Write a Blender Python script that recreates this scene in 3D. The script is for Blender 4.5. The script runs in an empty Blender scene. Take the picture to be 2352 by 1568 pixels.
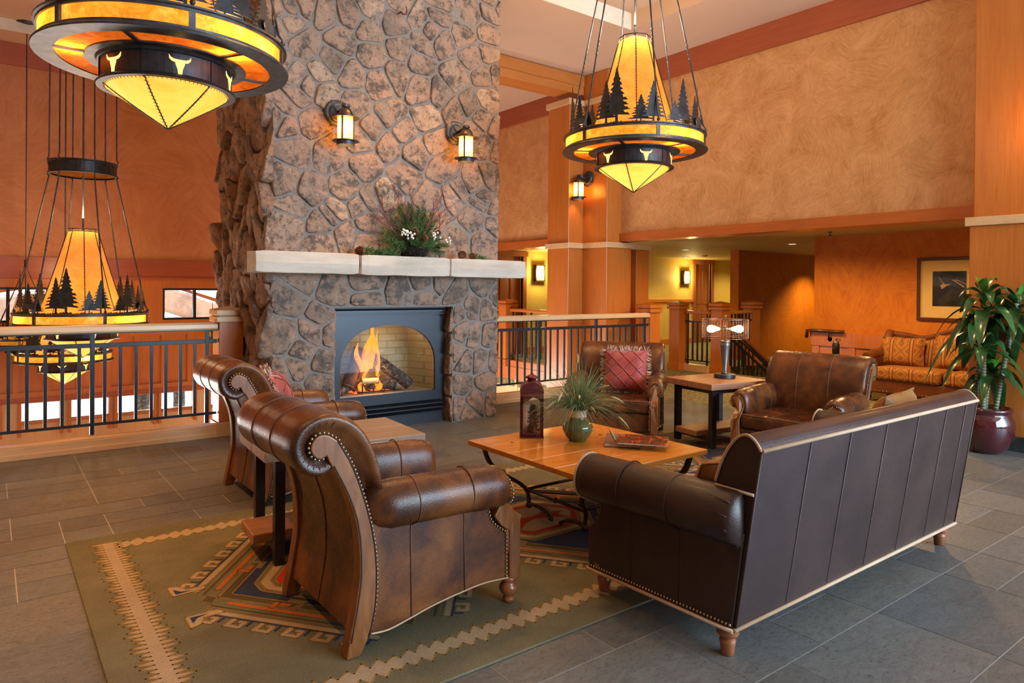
import bpy, bmesh, math, random
import numpy as np
from mathutils import Vector, Matrix, noise
S = bpy.context.scene
COL = S.collection
PI = math.pi
R = math.radians
rnd = random.Random(7)

# ------------------------------------------------------------------ camera
YAW, PITCH, ROLL = R(52.73), R(-0.319), R(0.472)
Fh = Vector((math.cos(YAW), math.sin(YAW), 0)); Rr = Vector((math.sin(YAW), -math.cos(YAW), 0)); Uu = Vector((0, 0, 1))
Fw = Fh * math.cos(PITCH) + Uu * math.sin(PITCH); U2 = Uu * math.cos(PITCH) - Fh * math.sin(PITCH)
R3 = Rr * math.cos(ROLL) + U2 * math.sin(ROLL); U3 = U2 * math.cos(ROLL) - Rr * math.sin(ROLL)
cd = bpy.data.cameras.new('camera'); cam = bpy.data.objects.new('camera', cd); COL.objects.link(cam)
cam.matrix_world = Matrix(((R3.x, U3.x, -Fw.x, 0), (R3.y, U3.y, -Fw.y, 0), (R3.z, U3.z, -Fw.z, 1.4), (0, 0, 0, 1)))
cd.sensor_width = 36; cd.sensor_fit = 'HORIZONTAL'; cd.lens = 1585.4 * 36 / 2352
cd.shift_x = 0; cd.shift_y = (670.8 - 784) / 2352; cd.clip_start = 0.05; cd.clip_end = 200
S.camera = cam

# ------------------------------------------------------------------ view, world, daylight
S.view_settings.view_transform = 'Standard'; S.view_settings.look = 'None'
S.view_settings.gamma = 1; S.view_settings.use_curve_mapping = False
S.view_settings.exposure = 0.80
W = bpy.data.worlds.new('sky'); S.world = W; W.use_nodes = True
W.node_tree.nodes['Background'].inputs[0].default_value = (0.70, 0.86, 1.0, 1)
W.node_tree.nodes['Background'].inputs[1].default_value = 3.2

def lamp(name, kind, loc, power, col, rot=(0, 0, 0), size=None, size_y=None, radius=0.03, spot=None, blend=0.6, spread=None):
    d = bpy.data.lights.new(name, kind); o = bpy.data.objects.new(name, d); COL.objects.link(o)
    o.location = loc; o.rotation_euler = rot; d.energy = power; d.color = col
    if kind == 'AREA':
        d.shape = 'RECTANGLE'; d.size = size; d.size_y = size_y or size
        if spread: d.spread = spread
    elif kind in ('POINT', 'SPOT'):
        d.shadow_soft_size = radius
        if spot: d.spot_size = spot; d.spot_blend = blend
    return o
DAY = (0.86, 0.94, 1.0); WARM = (1.0, 0.60, 0.26); WARM2 = (1.0, 0.52, 0.17)
# daylight through assumed, unseen tall windows of the wall behind the photographer
lamp('window_light', 'AREA', (4.7, -4.9, 2.5), 310, (.62, .82, 1), (R(84), 0, R(10)), 5.2, 3.4)
lamp('window_light', 'AREA', (7.2, -2.4, 1.9), 360, (.40, .68, 1), (R(84), 0, R(48)), 3.2, 2.8)
# daylight of the atrium windows
lamp('window_light', 'AREA', (1.4, 11.1, -0.7), 190, (1, .92, .84), (R(-82), 0, 0), 9.0, 0.9)
lamp('window_light', 'AREA', (5.2, 8.8, -2.6), 120, (1, .9, .85), (R(140), 0, R(-60)), 3.0, 2.0)

# warm spots without fittings, added to brighten the left walkway floor
for x_, y_, p_ in ((-1.0, 3.8, 260), (-.7, 5.5, 250), (.0, 2.4, 60)):
    lamp('added_warm_spot', 'SPOT', (x_, y_, 4.75), p_, (1, .47, .16), radius=.1, spot=R(76), blend=.8)
for x_, y_, p_ in ((3.2, 5.2, 150), (2.2, 3.9, 110), (4.9, 2.9, 150)):
    lamp('added_warm_spot', 'SPOT', (x_, y_, 4.75), p_, (1, .56, .22), radius=.22, spot=R(84), blend=.8)  # added over the seating for warm highlights on leather and tabletop; no fittings

# ------------------------------------------------------------------ tagging
def tag(o, label=None, cat=None, group=None, kind=None):
    if label: o['label'] = label
    if cat: o['category'] = cat
    if group: o['group'] = group
    if kind: o['kind'] = kind
    return o
def thing(name, label, cat, loc=(0, 0, 0), rot=0, group=None):
    o = bpy.data.objects.new(name, None); COL.objects.link(o)
    o.location = loc; o.rotation_euler = (0, 0, rot); o.empty_display_size = 0.1
    return tag(o, label, cat, group)
def dup(root, loc, rot=None, label=None, group=None, scale=None):
    r = root.copy(); COL.objects.link(r); r.location = loc
    if rot is not None: r.rotation_euler = (0, 0, rot)
    if scale: r.scale = (scale,) * 3
    if label: r['label'] = label
    if group: r['group'] = group
    for ch in [o for o in bpy.data.objects if o.parent == root]:
        c = ch.copy(); COL.objects.link(c); c.parent = r
        for g in [o for o in bpy.data.objects if o.parent == ch]:
            d = g.copy(); COL.objects.link(d); d.parent = c
    return r

# ------------------------------------------------------------------ mesh builder
class MB:
    def __init__(s): s.v = []; s.f = []; s.m = []; s.sm = []; s.col = []
    def add(s, vs, fs, m=0, sm=False):
        n = len(s.v); s.v += [tuple(v) for v in vs]
        for f in fs: s.f.append(tuple(i + n for i in f)); s.m.append(m); s.sm.append(sm)
        return s
    def box(s, x0, x1, y0, y1, z0, z1, m=0):
        vs = [(x, y, z) for z in (z0, z1) for y in (y0, y1) for x in (x0, x1)]
        return s.add(vs, [(0, 2, 3, 1), (4, 5, 7, 6), (0, 1, 5, 4), (2, 6, 7, 3), (0, 4, 6, 2), (1, 3, 7, 5)], m)
    def bar(s, p, q, w, h, m=0, up=(0, 0, 1)):
        p = Vector(p); q = Vector(q); d = (q - p).normalized(); u = Vector(up)
        if abs(d.dot(u)) > .98: u = Vector((0, 1, 0))
        a = d.cross(u).normalized(); b = a.cross(d).normalized()
        vs = []
        for c in (p, q):
            for i, j in ((-1, -1), (1, -1), (1, 1), (-1, 1)): vs.append(c + a * (i * w / 2) + b * (j * h / 2))
        return s.add(vs, [(3, 2, 1, 0), (4, 5, 6, 7), (0, 1, 5, 4), (1, 2, 6, 5), (2, 3, 7, 6), (3, 0, 4, 7)], m)
    def tube(s, path, r, n=8, m=0, closed=False, cap=True, sm=True, flat=1.0, up=None):
        P = [Vector(p) for p in path]; k = len(P)
        rs = r if isinstance(r, (list, tuple)) else [r] * k
        T = []
        for i in range(k):
            a = P[(i - 1) % k] if (closed or i > 0) else P[i]; b = P[(i + 1) % k] if (closed or i < k - 1) else P[i]
            d = b - a
            T.append(d.normalized() if d.length > 1e-9 else Vector((0, 0, 1)))
        u = Vector(up) if up else (Vector((0, 0, 1)) if abs(T[0].z) < .9 else Vector((1, 0, 0)))
        vs = []
        for i in range(k):
            a = T[i].cross(u)
            if a.length < 1e-6: a = T[i].orthogonal()
            a.normalize(); b = a.cross(T[i]).normalized()
            if not up: u = b
            for j in range(n):
                t = 2 * PI * j / n
                vs.append(P[i] + a * (math.cos(t) * rs[i]) + b * (math.sin(t) * rs[i] * flat))
        fs = []
        for i in range(k if closed else k - 1):
            i2 = (i + 1) % k
            for j in range(n): fs.append((i * n + j, i * n + (j + 1) % n, i2 * n + (j + 1) % n, i2 * n + j))
        s.add(vs, fs, m, sm)
        if cap and not closed:
            o = len(s.v) - k * n
            s.f.append(tuple(o + j for j in reversed(range(n)))); s.m.append(m); s.sm.append(False)
            s.f.append(tuple(o + (k - 1) * n + j for j in range(n))); s.m.append(m); s.sm.append(False)
        return s
    def lathe(s, prof, n=24, c=(0, 0, 0), m=0, sm=True, a0=0, a1=2 * PI, axis='z'):
        full = abs(a1 - a0 - 2 * PI) < 1e-6; na = n if full else n + 1
        vs = []
        for r, z in prof:
            for j in range(na):
                t = a0 + (a1 - a0) * j / n
                p = (r * math.cos(t), r * math.sin(t), z)
                if axis == 'y': p = (p[0], -p[2], p[1])
                if axis == 'x': p = (p[2], p[0], p[1])
                vs.append((c[0] + p[0], c[1] + p[1], c[2] + p[2]))
        fs = []
        for i in range(len(prof) - 1):
            for j in range(n):
                j2 = (j + 1) % na
                fs.append((i * na + j, i * na + j2, (i + 1) * na + j2, (i + 1) * na + j))
        return s.add(vs, fs, m, sm)
    def prism(s, poly, f0, f1, m=0, sm=False, cap=True):
        """poly: list of 2d points; f0/f1 map a 2d point to 3d for the two ends"""
        n = len(poly); vs = [f0(*p) for p in poly] + [f1(*p) for p in poly]
        s.add(vs, [(i, (i + 1) % n, n + (i + 1) % n, n + i) for i in range(n)], m, sm)
        if cap:
            o = len(s.v) - 2 * n
            s.f.append(tuple(o + i for i in reversed(range(n)))); s.m.append(m); s.sm.append(False)
            s.f.append(tuple(o + n + i for i in range(n))); s.m.append(m); s.sm.append(False)
        return s
    def loft(s, rings, m=0, sm=True, cap=True, closed=True):
        n = len(rings[0]); vs = [p for r in rings for p in r]; fs = []
        for i in range(len(rings) - 1):
            for j in range(n if closed else n - 1):
                j2 = (j + 1) % n; fs.append((i * n + j, i * n + j2, (i + 1) * n + j2, (i + 1) * n + j))
        s.add(vs, fs, m, sm)
        if cap:
            o = len(s.v) - len(vs)
            s.f.append(tuple(o + i for i in reversed(range(n)))); s.m.append(m); s.sm.append(sm)
            s.f.append(tuple(o + (len(rings) - 1) * n + i for i in range(n))); s.m.append(m); s.sm.append(sm)
        return s
    def ball(s, c, r, n=8, k=5, m=0, half=False, ax=(1, 1, 1)):
        pr = []
        for i in range(k + 1):
            t = (PI / 2 if half else PI) * i / k
            pr.append((math.sin(t), math.cos(t)))
        vs = []
        for rr, z in pr:
            for j in range(n):
                a = 2 * PI * j / n; vs.append((c[0] + r * ax[0] * rr * math.cos(a), c[1] + r * ax[1] * rr * math.sin(a), c[2] + r * ax[2] * z))
        fs = [(i * n + j, (i + 1) * n + j, (i + 1) * n + (j + 1) % n, i * n + (j + 1) % n) for i in range(k) for j in range(n)]
        return s.add(vs, fs, m, True)
    def sheet(s, fn, nu, nv, m=0, sm=True):
        vs = [fn(i / nu, j / nv) for i in range(nu + 1) for j in range(nv + 1)]
        fs = [(i * (nv + 1) + j, (i + 1) * (nv + 1) + j, (i + 1) * (nv + 1) + j + 1, i * (nv + 1) + j + 1) for i in range(nu) for j in range(nv)]
        return s.add(vs, fs, m, sm)
    def build(s, name, mats, parent=None, bevel=0, seg=2, sub=0, off=None, fix=True, colors=None):
        me = bpy.data.meshes.new(name)
        vs = s.v if off is None else [(v[0] - off[0], v[1] - off[1], v[2] - off[2]) for v in s.v]
        me.from_pydata(vs, [], s.f)
        me.polygons.foreach_set('material_index', s.m); me.polygons.foreach_set('use_smooth', s.sm)
        for m in (mats if isinstance(mats, (list, tuple)) else [mats]): me.materials.append(m)
        if colors is not None:
            at = me.color_attributes.new('tint', 'FLOAT_COLOR', 'POINT')
            at.data.foreach_set('color', np.asarray(colors, dtype=np.float32).ravel())
        if fix:
            bm = bmesh.new(); bm.from_mesh(me); bmesh.ops.recalc_face_normals(bm, faces=bm.faces); bm.to_mesh(me); bm.free()
        o = bpy.data.objects.new(name, me); COL.objects.link(o)
        if parent: o.parent = parent
        if bevel:
            b = o.modifiers.new('bevel', 'BEVEL'); b.width = bevel; b.segments = seg; b.limit_method = 'ANGLE'; b.angle_limit = R(38)
        if sub:
            u = o.modifiers.new('smooth', 'SUBSURF'); u.levels = sub; u.render_levels = sub
        return o
def catmull(pts, k=6, closed=False):
    P = [Vector(p) for p in pts]; n = len(P); out = []
    for i in range(n if closed else n - 1):
        if closed: p0, p1, p2, p3 = P[(i - 1) % n], P[i], P[(i + 1) % n], P[(i + 2) % n]
        else: p0, p1, p2, p3 = P[max(i - 1, 0)], P[i], P[i + 1], P[min(i + 2, n - 1)]
        for j in range(k):
            t = j / k
            out.append(.5 * ((2 * p1) + (p2 - p0) * t + (2 * p0 - 5 * p1 + 4 * p2 - p3) * t * t + (3 * p1 - p0 - 3 * p2 + p3) * t ** 3))
    if not closed: out.append(P[-1])
    return out
def cat2(pts, k=5, closed=False):
    return [(p.x, p.y) for p in catmull([(a, b, 0) for a, b in pts], k, closed)]

# ------------------------------------------------------------------ materials
MAT = {}
class NT:
    def __init__(s, name):
        s.mat = bpy.data.materials.new(name); s.mat.use_nodes = True; s.t = s.mat.node_tree
        s.b = s.t.nodes['Principled BSDF']; s.out = s.t.nodes['Material Output']; MAT[name] = s.mat
    def n(s, kind, **kw):
        nd = s.t.nodes.new(kind)
        for k, v in kw.items():
            if k.startswith('i_'):
                key = k[2:]; key = int(key) if key.isdigit() else key.replace('_', ' ')
                if isinstance(v, bpy.types.NodeSocket): s.t.links.new(v, nd.inputs[key])
                else: nd.inputs[key].default_value = v
            else: setattr(nd, k, v)
        return nd
    def link(s, a, b): s.t.links.new(a, b)
    def co(s, scale=(1, 1, 1), rot=(0, 0, 0), loc=(0, 0, 0), kind='Object'):
        c = s.n('ShaderNodeTexCoord')
        return s.n('ShaderNodeMapping', i_Vector=c.outputs[kind], i_Scale=scale, i_Rotation=rot, i_Location=loc).outputs[0]
    def noise(s, vec, scale, detail=4, rough=.55, dist=0):
        return s.n('ShaderNodeTexNoise', i_Vector=vec, i_Scale=scale, i_Detail=detail, i_Roughness=rough, i_Distortion=dist)
    def ramp(s, fac, stops, interp='LINEAR'):
        r = s.n('ShaderNodeValToRGB', i_Fac=fac); r.color_ramp.interpolation = interp
        e = r.color_ramp.elements
        while len(e) < len(stops): e.new(.5)
        for el, (p, c) in zip(e, stops): el.position = p; el.color = (*c, 1) if len(c) == 3 else c
        return r.outputs[0]
    def mix(s, fac, a, b, mode='MIX'):
        m = s.n('ShaderNodeMix', data_type='RGBA', blend_type=mode)
        for k, v in ((0, fac), (6, a), (7, b)):
            if isinstance(v, bpy.types.NodeSocket): s.link(v, m.inputs[k])
            else: m.inputs[k].default_value = (*v, 1) if isinstance(v, tuple) and len(v) == 3 else v
        return m.outputs[2]
    def math(s, op, a, b=0.0, c=None, clamp=False):
        m = s.n('ShaderNodeMath', operation=op, use_clamp=clamp)
        for k, v in ((0, a), (1, b), (2, c)):
            if v is None: continue
            if isinstance(v, bpy.types.NodeSocket): s.link(v, m.inputs[k])
            else: m.inputs[k].default_value = v
        return m.outputs[0]
    def set(s, **kw):
        names = dict(color='Base Color', rough='Roughness', metal='Metallic', emit='Emission Color', estr='Emission Strength', coat='Coat Weight', coatr='Coat Roughness', spec='Specular IOR Level', normal='Normal', sheen='Sheen Weight', trans='Transmission Weight', alpha='Alpha', ior='IOR')
        for k, v in kw.items():
            i = s.b.inputs[names[k]]
            if isinstance(v, bpy.types.NodeSocket): s.link(v, i)
            else: i.default_value = (*v, 1) if isinstance(v, tuple) and len(v) == 3 else v
        return s
    def bump(s, h, strength=.3, dist=.01):
        b = s.n('ShaderNodeBump', i_Strength=strength, i_Distance=dist, i_Height=h); s.set(normal=b.outputs[0]); return s
def plain(name, col, rough=.5, metal=0, var=.12, scale=8, **kw):
    k = NT(name); n = k.noise(k.co(), scale, 4)
    lo = tuple(c * (1 - var) for c in col); hi = tuple(min(1, c * (1 + var)) for c in col)
    k.set(color=k.ramp(n.outputs[0], [(.3, lo), (.7, hi)]), rough=rough, metal=metal, **kw); return k.mat
def leather(name, stops, rough=.34, scale=5.0, bump=.25):
    k = NT(name); v = k.co(); n = k.noise(v, scale, 5, .6, .4); f = k.noise(v, 26, 3)
    c = k.ramp(n.outputs[0], stops)
    c = k.mix(k.math('MULTIPLY', f.outputs[0], .35), c, (.02, .008, .004))
    vo = k.n('ShaderNodeTexVoronoi', i_Vector=v, i_Scale=260.0); h = k.math('ADD', vo.outputs[0], k.math('MULTIPLY', n.outputs[0], .25))
    rr = k.math('ADD', k.math('MULTIPLY', f.outputs[0], .12), rough - .05)
    k.set(color=c, rough=rr, coat=.08, coatr=.2, spec=.4).bump(h, bump, .0025); return k.mat
def wood(name, stops, grain='z', scale=3.0, stretch=14, rough=.38, coat=.12, bump=.05, fine=1.0):
    k = NT(name); st = [stretch] * 3; st['xyz'.index(grain)] = 1.0
    v = k.co(tuple(st)); n = k.noise(v, scale, 5, .6, .8)
    big = k.noise(k.co(tuple(2.0 if a != 'xyz'.index(grain) else .4 for a in range(3))), 1.6, 3)
    fac = k.math('ADD', k.math('MULTIPLY', n.outputs[0], .62), k.math('MULTIPLY', big.outputs[0], .38))
    k.set(color=k.ramp(fac, stops), rough=rough, coat=coat, coatr=.2).bump(n.outputs[0], bump, .004); return k.mat
def plaster(name, stops, scale=1.6, bump=.35, seed=0.0, scratch=1.0):
    k = NT(name); v = k.co(loc=(seed, seed * .7, seed * .3))
    w = k.noise(v, scale, 6, .66, 1.0)
    # trowel strokes: each patch of a distorted cell pattern is dragged in its own direction
    wv = k.n('ShaderNodeVectorMath', operation='ADD', i_0=v); sc = k.n('ShaderNodeVectorMath', operation='SCALE', i_0=k.noise(v, scale * 1.6, 3).outputs[1], i_Scale=.55); k.link(sc.outputs[0], wv.inputs[1])
    vo = k.n('ShaderNodeTexVoronoi', i_Vector=wv.outputs[0], i_Scale=scale * 1.5)
    ge = k.n('ShaderNodeNewGeometry'); ang = k.math('MULTIPLY', vo.outputs[1], 6.28)
    ro = k.n('ShaderNodeVectorRotate', rotation_type='AXIS_ANGLE', i_Vector=v, i_Axis=ge.outputs['True Normal']); k.link(ang, ro.inputs['Angle'])
    mp = k.n('ShaderNodeMapping', i_Vector=ro.outputs[0], i_Scale=(1, 1, 7)); w2 = k.noise(mp.outputs[0], scale * 2.6, 5, .72, .5)
    fac = k.math('ADD', k.math('MULTIPLY', w.outputs[0], .52), k.math('MULTIPLY', w2.outputs[0], .48))
    w3 = k.noise(mp.outputs[0], scale * 6, 4, .8, .4); fac = k.math('SUBTRACT', fac, k.math('MULTIPLY', k.ramp(w3.outputs[0], [(.58, (0, 0, 0)), (.72, (1, 1, 1))]), .13 * scratch))
    k.set(color=k.ramp(fac, stops), rough=.62, spec=.3).bump(w2.outputs[0], bump, .01); return k.mat

# woods
wood('fir_panel', [(.25, (.40, .105, .014)), (.5, (.50, .15, .022)), (.78, (.60, .21, .038))], 'z', 2.2, 16, .33, .25)
wood('fir_beam', [(.25, (.40, .115, .018)), (.5, (.50, .165, .03)), (.78, (.60, .23, .055))], 'x', 2.2, 16, .33, .2)
wood('fir_rail', [(.25, (.38, .085, .014)), (.5, (.46, .118, .02)), (.78, (.54, .16, .034))], 'y', 2.2, 16, .33, .2)
wood('red_fascia', [(.25, (.30, .062, .022)), (.5, (.36, .082, .03)), (.78, (.42, .11, .042))], 'x', 2.2, 14, .4, .1)
wood('red_fascia_side', [(.25, (.30, .062, .022)), (.5, (.36, .082, .03)), (.78, (.42, .11, .042))], 'y', 2.2, 14, .4, .1)
wood('maple', [(.2, (.52, .30, .13)), (.5, (.66, .42, .21)), (.8, (.74, .50, .28))], 'x', 2.4, 9, .36, .2)
wood('maple_upright', [(.2, (.52, .30, .13)), (.5, (.66, .42, .21)), (.8, (.74, .50, .28))], 'z', 2.4, 9, .36, .2)
wood('knotty_door', [(.25, (.22, .065, .02)), (.5, (.30, .095, .03)), (.8, (.36, .13, .045))], 'z', 2.4, 10, .4, .1)
wood('dark_frame_wood', [(.3, (.05, .014, .008)), (.7, (.10, .03, .014))], 'z', 5, 10, .3, .3)
wood('chair_wood', [(.2, (.05, .015, .005)), (.45, (.17, .055, .014)), (.75, (.36, .135, .034))], 'z', 5, 5, .34, .18)
wood('turned_wood', [(.2, (.10, .03, .012)), (.45, (.24, .075, .027)), (.75, (.36, .13, .05))], 'z', 5, 3, .28, .4)
wood('pine_top', [(.2, (.42, .12, .010)), (.45, (.60, .21, .022)), (.75, (.72, .31, .05))], 'x', 2.2, 8, .16, .5, .06)
wood('grey_plank', [(.2, (.16, .095, .055)), (.5, (.30, .19, .115)), (.8, (.42, .30, .20))], 'x', 2.6, 14, .55, 0, .25)
wood('brown_plank', [(.2, (.15, .065, .03)), (.5, (.34, .15, .07)), (.8, (.50, .25, .13))], 'x', 2.2, 10, .45, .05, .2)
# leathers
leather('brown_leather', [(.28, (.026, .010, .006)), (.45, (.082, .025, .009)), (.58, (.18, .056, .014)), (.76, (.29, .105, .027))], .27, 4.0)
leather('dark_leather', [(.25, (.018, .010, .009)), (.5, (.041, .022, .019)), (.8, (.070, .036, .031))], .32, 3.0)
leather('tan_suede', [(.3, (.30, .12, .022)), (.7, (.42, .18, .04))], .7, 3, .1)
leather('russet_leather', [(.3, (.13, .035, .012)), (.7, (.24, .075, .025))], .36, 3)
plain('stitch_thread', (.13, .055, .03), .6); plain('pale_stitch', (.13, .095, .09), .6)
plain('seam_dark', (.045, .018, .01), .6)
plain('cream_piping', (.50, .33, .20), .6)
plain('brass_nail', (.42, .33, .20), .25, .9, .05)
# metals
plain('black_iron', (.035, .034, .036), .42, .55, .35, 20)
plain('grey_iron', (.075, .078, .084), .42, .7, .45, 14)
plain('bar_iron', (.026, .028, .032), .36, .4, .25, 12)
plain('firebox_black', (.013, .014, .017), .36, .1, .12, 6)
plain('bronze_iron', (.10, .062, .038), .4, .6, .3, 14)
plain('pewter', (.17, .155, .14), .34, .7, .15, 10)
plain('copper_wire', (.40, .21, .12), .3, .9, .1, 10)
plain('burgundy_metal', (.12, .018, .018), .42, .3, .2, 8)
plain('hook_red', (.22, .015, .012), .5)
plain('rust_iron', (.060, .034, .020), .5, .5, .4, 16)
# plasters
plaster('peach_plaster', [(.28, (.36, .13, .032)), (.42, (.52, .25, .085)), (.56, (.64, .34, .14)), (.72, (.72, .42, .20))], 2.5, .4)
plaster('rust_plaster', [(.30, (.36, .085, .006)), (.48, (.50, .150, .012)), (.7, (.62, .225, .022))], 1.3, .25, 3.0)
plaster('salmon_plaster', [(.30, (.38, .135, .048)), (.48, (.50, .20, .085)), (.7, (.60, .28, .135))], 1.2, .3, 6.0)
plaster('yellow_plaster', [(.3, (.56, .40, .09)), (.7, (.66, .50, .14))], 3.0, .5, 9.0)
plaster('ceiling_paint', [(.3, (.56, .40, .28)), (.7, (.62, .45, .32))], .7, .08, 1.0)
plain('coffer_white', (.72, .62, .48), .7, 0, .05)
plaster('olive_ceiling', [(.3, (.42, .30, .11)), (.7, (.48, .35, .14))], .7, .08, 2.0)

# fieldstone: every stone carries its own colour in 'tint'
k = NT('fieldstone'); v = k.co()
at = k.n('ShaderNodeAttribute', attribute_name='tint').outputs[0]
n1 = k.noise(v, 4.2, 6, .68, .6); n2 = k.noise(v, 21, 5, .75); n3 = k.noise(k.co(loc=(4, 7, 1)), 8.5, 6, .74); n4 = k.noise(k.co(loc=(9, 2, 5)), 70, 3, .7)
c = k.mix(k.ramp(n1.outputs[0], [(.38, (0, 0, 0)), (.60, (1, 1, 1))]), at, (.42, .26, .175))
c = k.mix(k.ramp(n3.outputs[0], [(.49, (0, 0, 0)), (.60, (.95, .95, .95))]), c, (.080, .064, .054))
c = k.mix(k.ramp(n2.outputs[0], [(.55, (0, 0, 0)), (.66, (.85, .85, .85))]), c, (.045, .038, .034))
n5 = k.noise(k.co(loc=(1, 3, 8)), 13, 5, .8)
c = k.mix(k.ramp(n5.outputs[0], [(.60, (0, 0, 0)), (.69, (.8, .8, .8))]), c, (.58, .44, .31))
n6 = k.noise(k.co(loc=(2, 8, 3)), 5, 6, .85)
c = k.mix(k.ramp(n6.outputs[0], [(.635, (0, 0, 0)), (.70, (.7, .7, .7))]), c, (.36, .34, .09))
c = k.mix(k.math('MULTIPLY', n4.outputs[0], .35), c, (.30, .22, .16))
h = k.math('ADD', n2.outputs[0], k.math('ADD', k.math('MULTIPLY', n1.outputs[0], 1.5), k.math('MULTIPLY', n4.outputs[0], .5)))
k.set(color=c, rough=.82, spec=.25).bump(h, .7, .02)
k = NT('mortar'); n = k.noise(k.co(), 40, 5, .7); k.set(color=k.ramp(n.outputs[0], [(.3, (.20, .165, .135)), (.7, (.29, .25, .21))]), rough=.95).bump(n.outputs[0], .6, .01)
k = NT('limestone'); n = k.noise(k.co((1, 1, 5)), 2.2, 6, .6); n2 = k.noise(k.co(), 60, 4)
k.set(color=k.ramp(n.outputs[0], [(.3, (.46, .40, .31)), (.55, (.58, .52, .42)), (.75, (.64, .58, .48))]), rough=.85).bump(k.math('ADD', n.outputs[0], k.math('MULTIPLY', n2.outputs[0], .3)), .5, .012)
plain('joint_brown', (.26, .17, .11), .9)

# slate floor in mixed courses
k = NT('slate_tile'); v = k.co()
at = k.n('ShaderNodeAttribute', attribute_name='tint').outputs[0]
n = k.noise(v, 1.3, 4, .6); n2 = k.noise(k.co((1, 2.4, 1), (0, 0, R(28))), 9, 6, .75, 1.6); n3 = k.noise(k.co((1, 1.8, 1), (0, 0, R(28))), 46, 4, .75, .8)
base = k.ramp(n2.outputs[0], [(.30, (.064, .060, .052)), (.5, (.124, .117, .100)), (.72, (.18, .168, .142))])
base = k.mix(.35, base, k.ramp(n.outputs[0], [(.35, (.12, .105, .082)), (.65, (.15, .155, .145))]))
base = k.mix(1.0, base, at, 'MULTIPLY')
base = k.mix(k.ramp(n3.outputs[0], [(.53, (0, 0, 0)), (.68, (.8, .8, .8))]), base, (.040, .040, .040))
h = k.math('ADD', k.math('MULTIPLY', n2.outputs[0], .6), k.math('MULTIPLY', n3.outputs[0], .5))
k.set(color=base, rough=k.math('ADD', k.math('MULTIPLY', n3.outputs[0], .35), .28), spec=.45).bump(h, .35, .005)
k = NT('grout'); k.set(color=(.40, .385, .36), rough=.6)
k = NT('hall_carpet'); n = k.noise(k.co((1, 3, 1)), 12, 4, .8); n2 = k.noise(k.co(), 160, 2)
k.set(color=k.ramp(n.outputs[0], [(.42, (.085, .075, .03)), (.5, (.16, .14, .055)), (.58, (.34, .28, .12))]), rough=.95).bump(n2.outputs[0], .5, .01)
k = NT('tan_tile'); br = k.n('ShaderNodeTexBrick', i_Vector=k.co(), i_Scale=1.0, i_Mortar_Size=.004, i_Brick_Width=.3, i_Row_Height=.3)
br.inputs['Color1'].default_value = (.45, .30, .22, 1); br.inputs['Color2'].default_value = (.50, .34, .26, 1); br.inputs['Mortar'].default_value = (.3, .2, .15, 1)
k.set(color=br.outputs[0], rough=.4)
k = NT('firebrick'); br = k.n('ShaderNodeTexBrick', i_Vector=k.co(rot=(R(90), 0, 0)), i_Scale=1.0, i_Mortar_Size=.006, i_Brick_Width=.21, i_Row_Height=.075, i_Mortar_Smooth=.3)
br.inputs['Color1'].default_value = (.30, .245, .13, 1); br.inputs['Color2'].default_value = (.35, .285, .155, 1); br.inputs['Mortar'].default_value = (.25, .18, .085, 1)
k.set(color=br.outputs[0], rough=.8).bump(k.math('SUBTRACT', 1.0, br.outputs['Fac']), .6, .01)
k = NT('bark'); n = k.noise(k.co((1, 1, 1)), 26, 5, .75, .6); k.set(color=k.ramp(n.outputs[0], [(.40, (.010, .008, .007)), (.52, (.07, .055, .045)), (.66, (.26, .22, .18))]), rough=.9).bump(n.outputs[0], 1.0, .02)
plain('cut_wood', (.48, .32, .17), .8, 0, .3, 20)
plain('charred', (.09, .035, .018), .85, 0, .5, 16)

# lamps
def glow(name, stops, scale, strength, trans=True):
    k = NT(name); n = k.noise(k.co(), scale, 6, .72, .8)
    c = k.ramp(n.outputs[0], stops)
    dk = k.mix(1.0, c, (.55, .50, .45), 'MULTIPLY'); tr = k.n('ShaderNodeBsdfTranslucent', i_Color=dk); em = k.n('ShaderNodeEmission', i_Color=c, i_Strength=strength)
    gl = k.n('ShaderNodeBsdfGlossy', i_Roughness=.25); gl.inputs[0].default_value = (.3, .3, .3, 1)
    a = k.n('ShaderNodeAddShader'); k.link(tr.outputs[0], a.inputs[0]); k.link(em.outputs[0], a.inputs[1])
    mx = k.n('ShaderNodeMixShader'); mx.inputs[0].default_value = .06; k.link(a.outputs[0], mx.inputs[1]); k.link(gl.outputs[0], mx.inputs[2])
    k.link(mx.outputs[0], k.out.inputs[0]); k.t.nodes.remove(k.b); return k.mat
glow('amber_mica', [(.32, (.80, .22, .012)), (.5, (1.0, .42, .045)), (.68, (1.0, .66, .16))], 9, .22)
glow('amber_under', [(.32, (.55, .10, .008)), (.5, (.80, .22, .02)), (.68, (.95, .36, .05))], 9, .10)
glow('rawhide', [(.30, (1.0, .30, .04)), (.5, (1.0, .43, .085)), (.7, (1.0, .54, .15))], 3, .20)
glow('rawhide_bowl', [(.30, (1.0, .50, .07)), (.5, (1.0, .64, .15)), (.7, (1.0, .72, .24))], 3, .30)
glow('sconce_glass', [(.30, (1.0, .55, .07)), (.5, (1.0, .72, .22)), (.7, (1.0, .82, .42))], 12, .6)
def emitter(name, col, s):
    k = NT(name); e = k.n('ShaderNodeEmission', i_Strength=s); e.inputs[0].default_value = (*col, 1); k.link(e.outputs[0], k.out.inputs[0]); k.t.nodes.remove(k.b); return k.mat
emitter('lit_cutout', (1.0, .64, .20), 1.0)
emitter('bulb_glow', (1.0, .62, .22), 9.0)
emitter('opal_glow', (1.0, .78, .38), 2.2)
emitter('downlight_glow', (1.0, .80, .45), 3.0)
emitter('ember', (1.0, .10, .02), 1.4)
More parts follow.
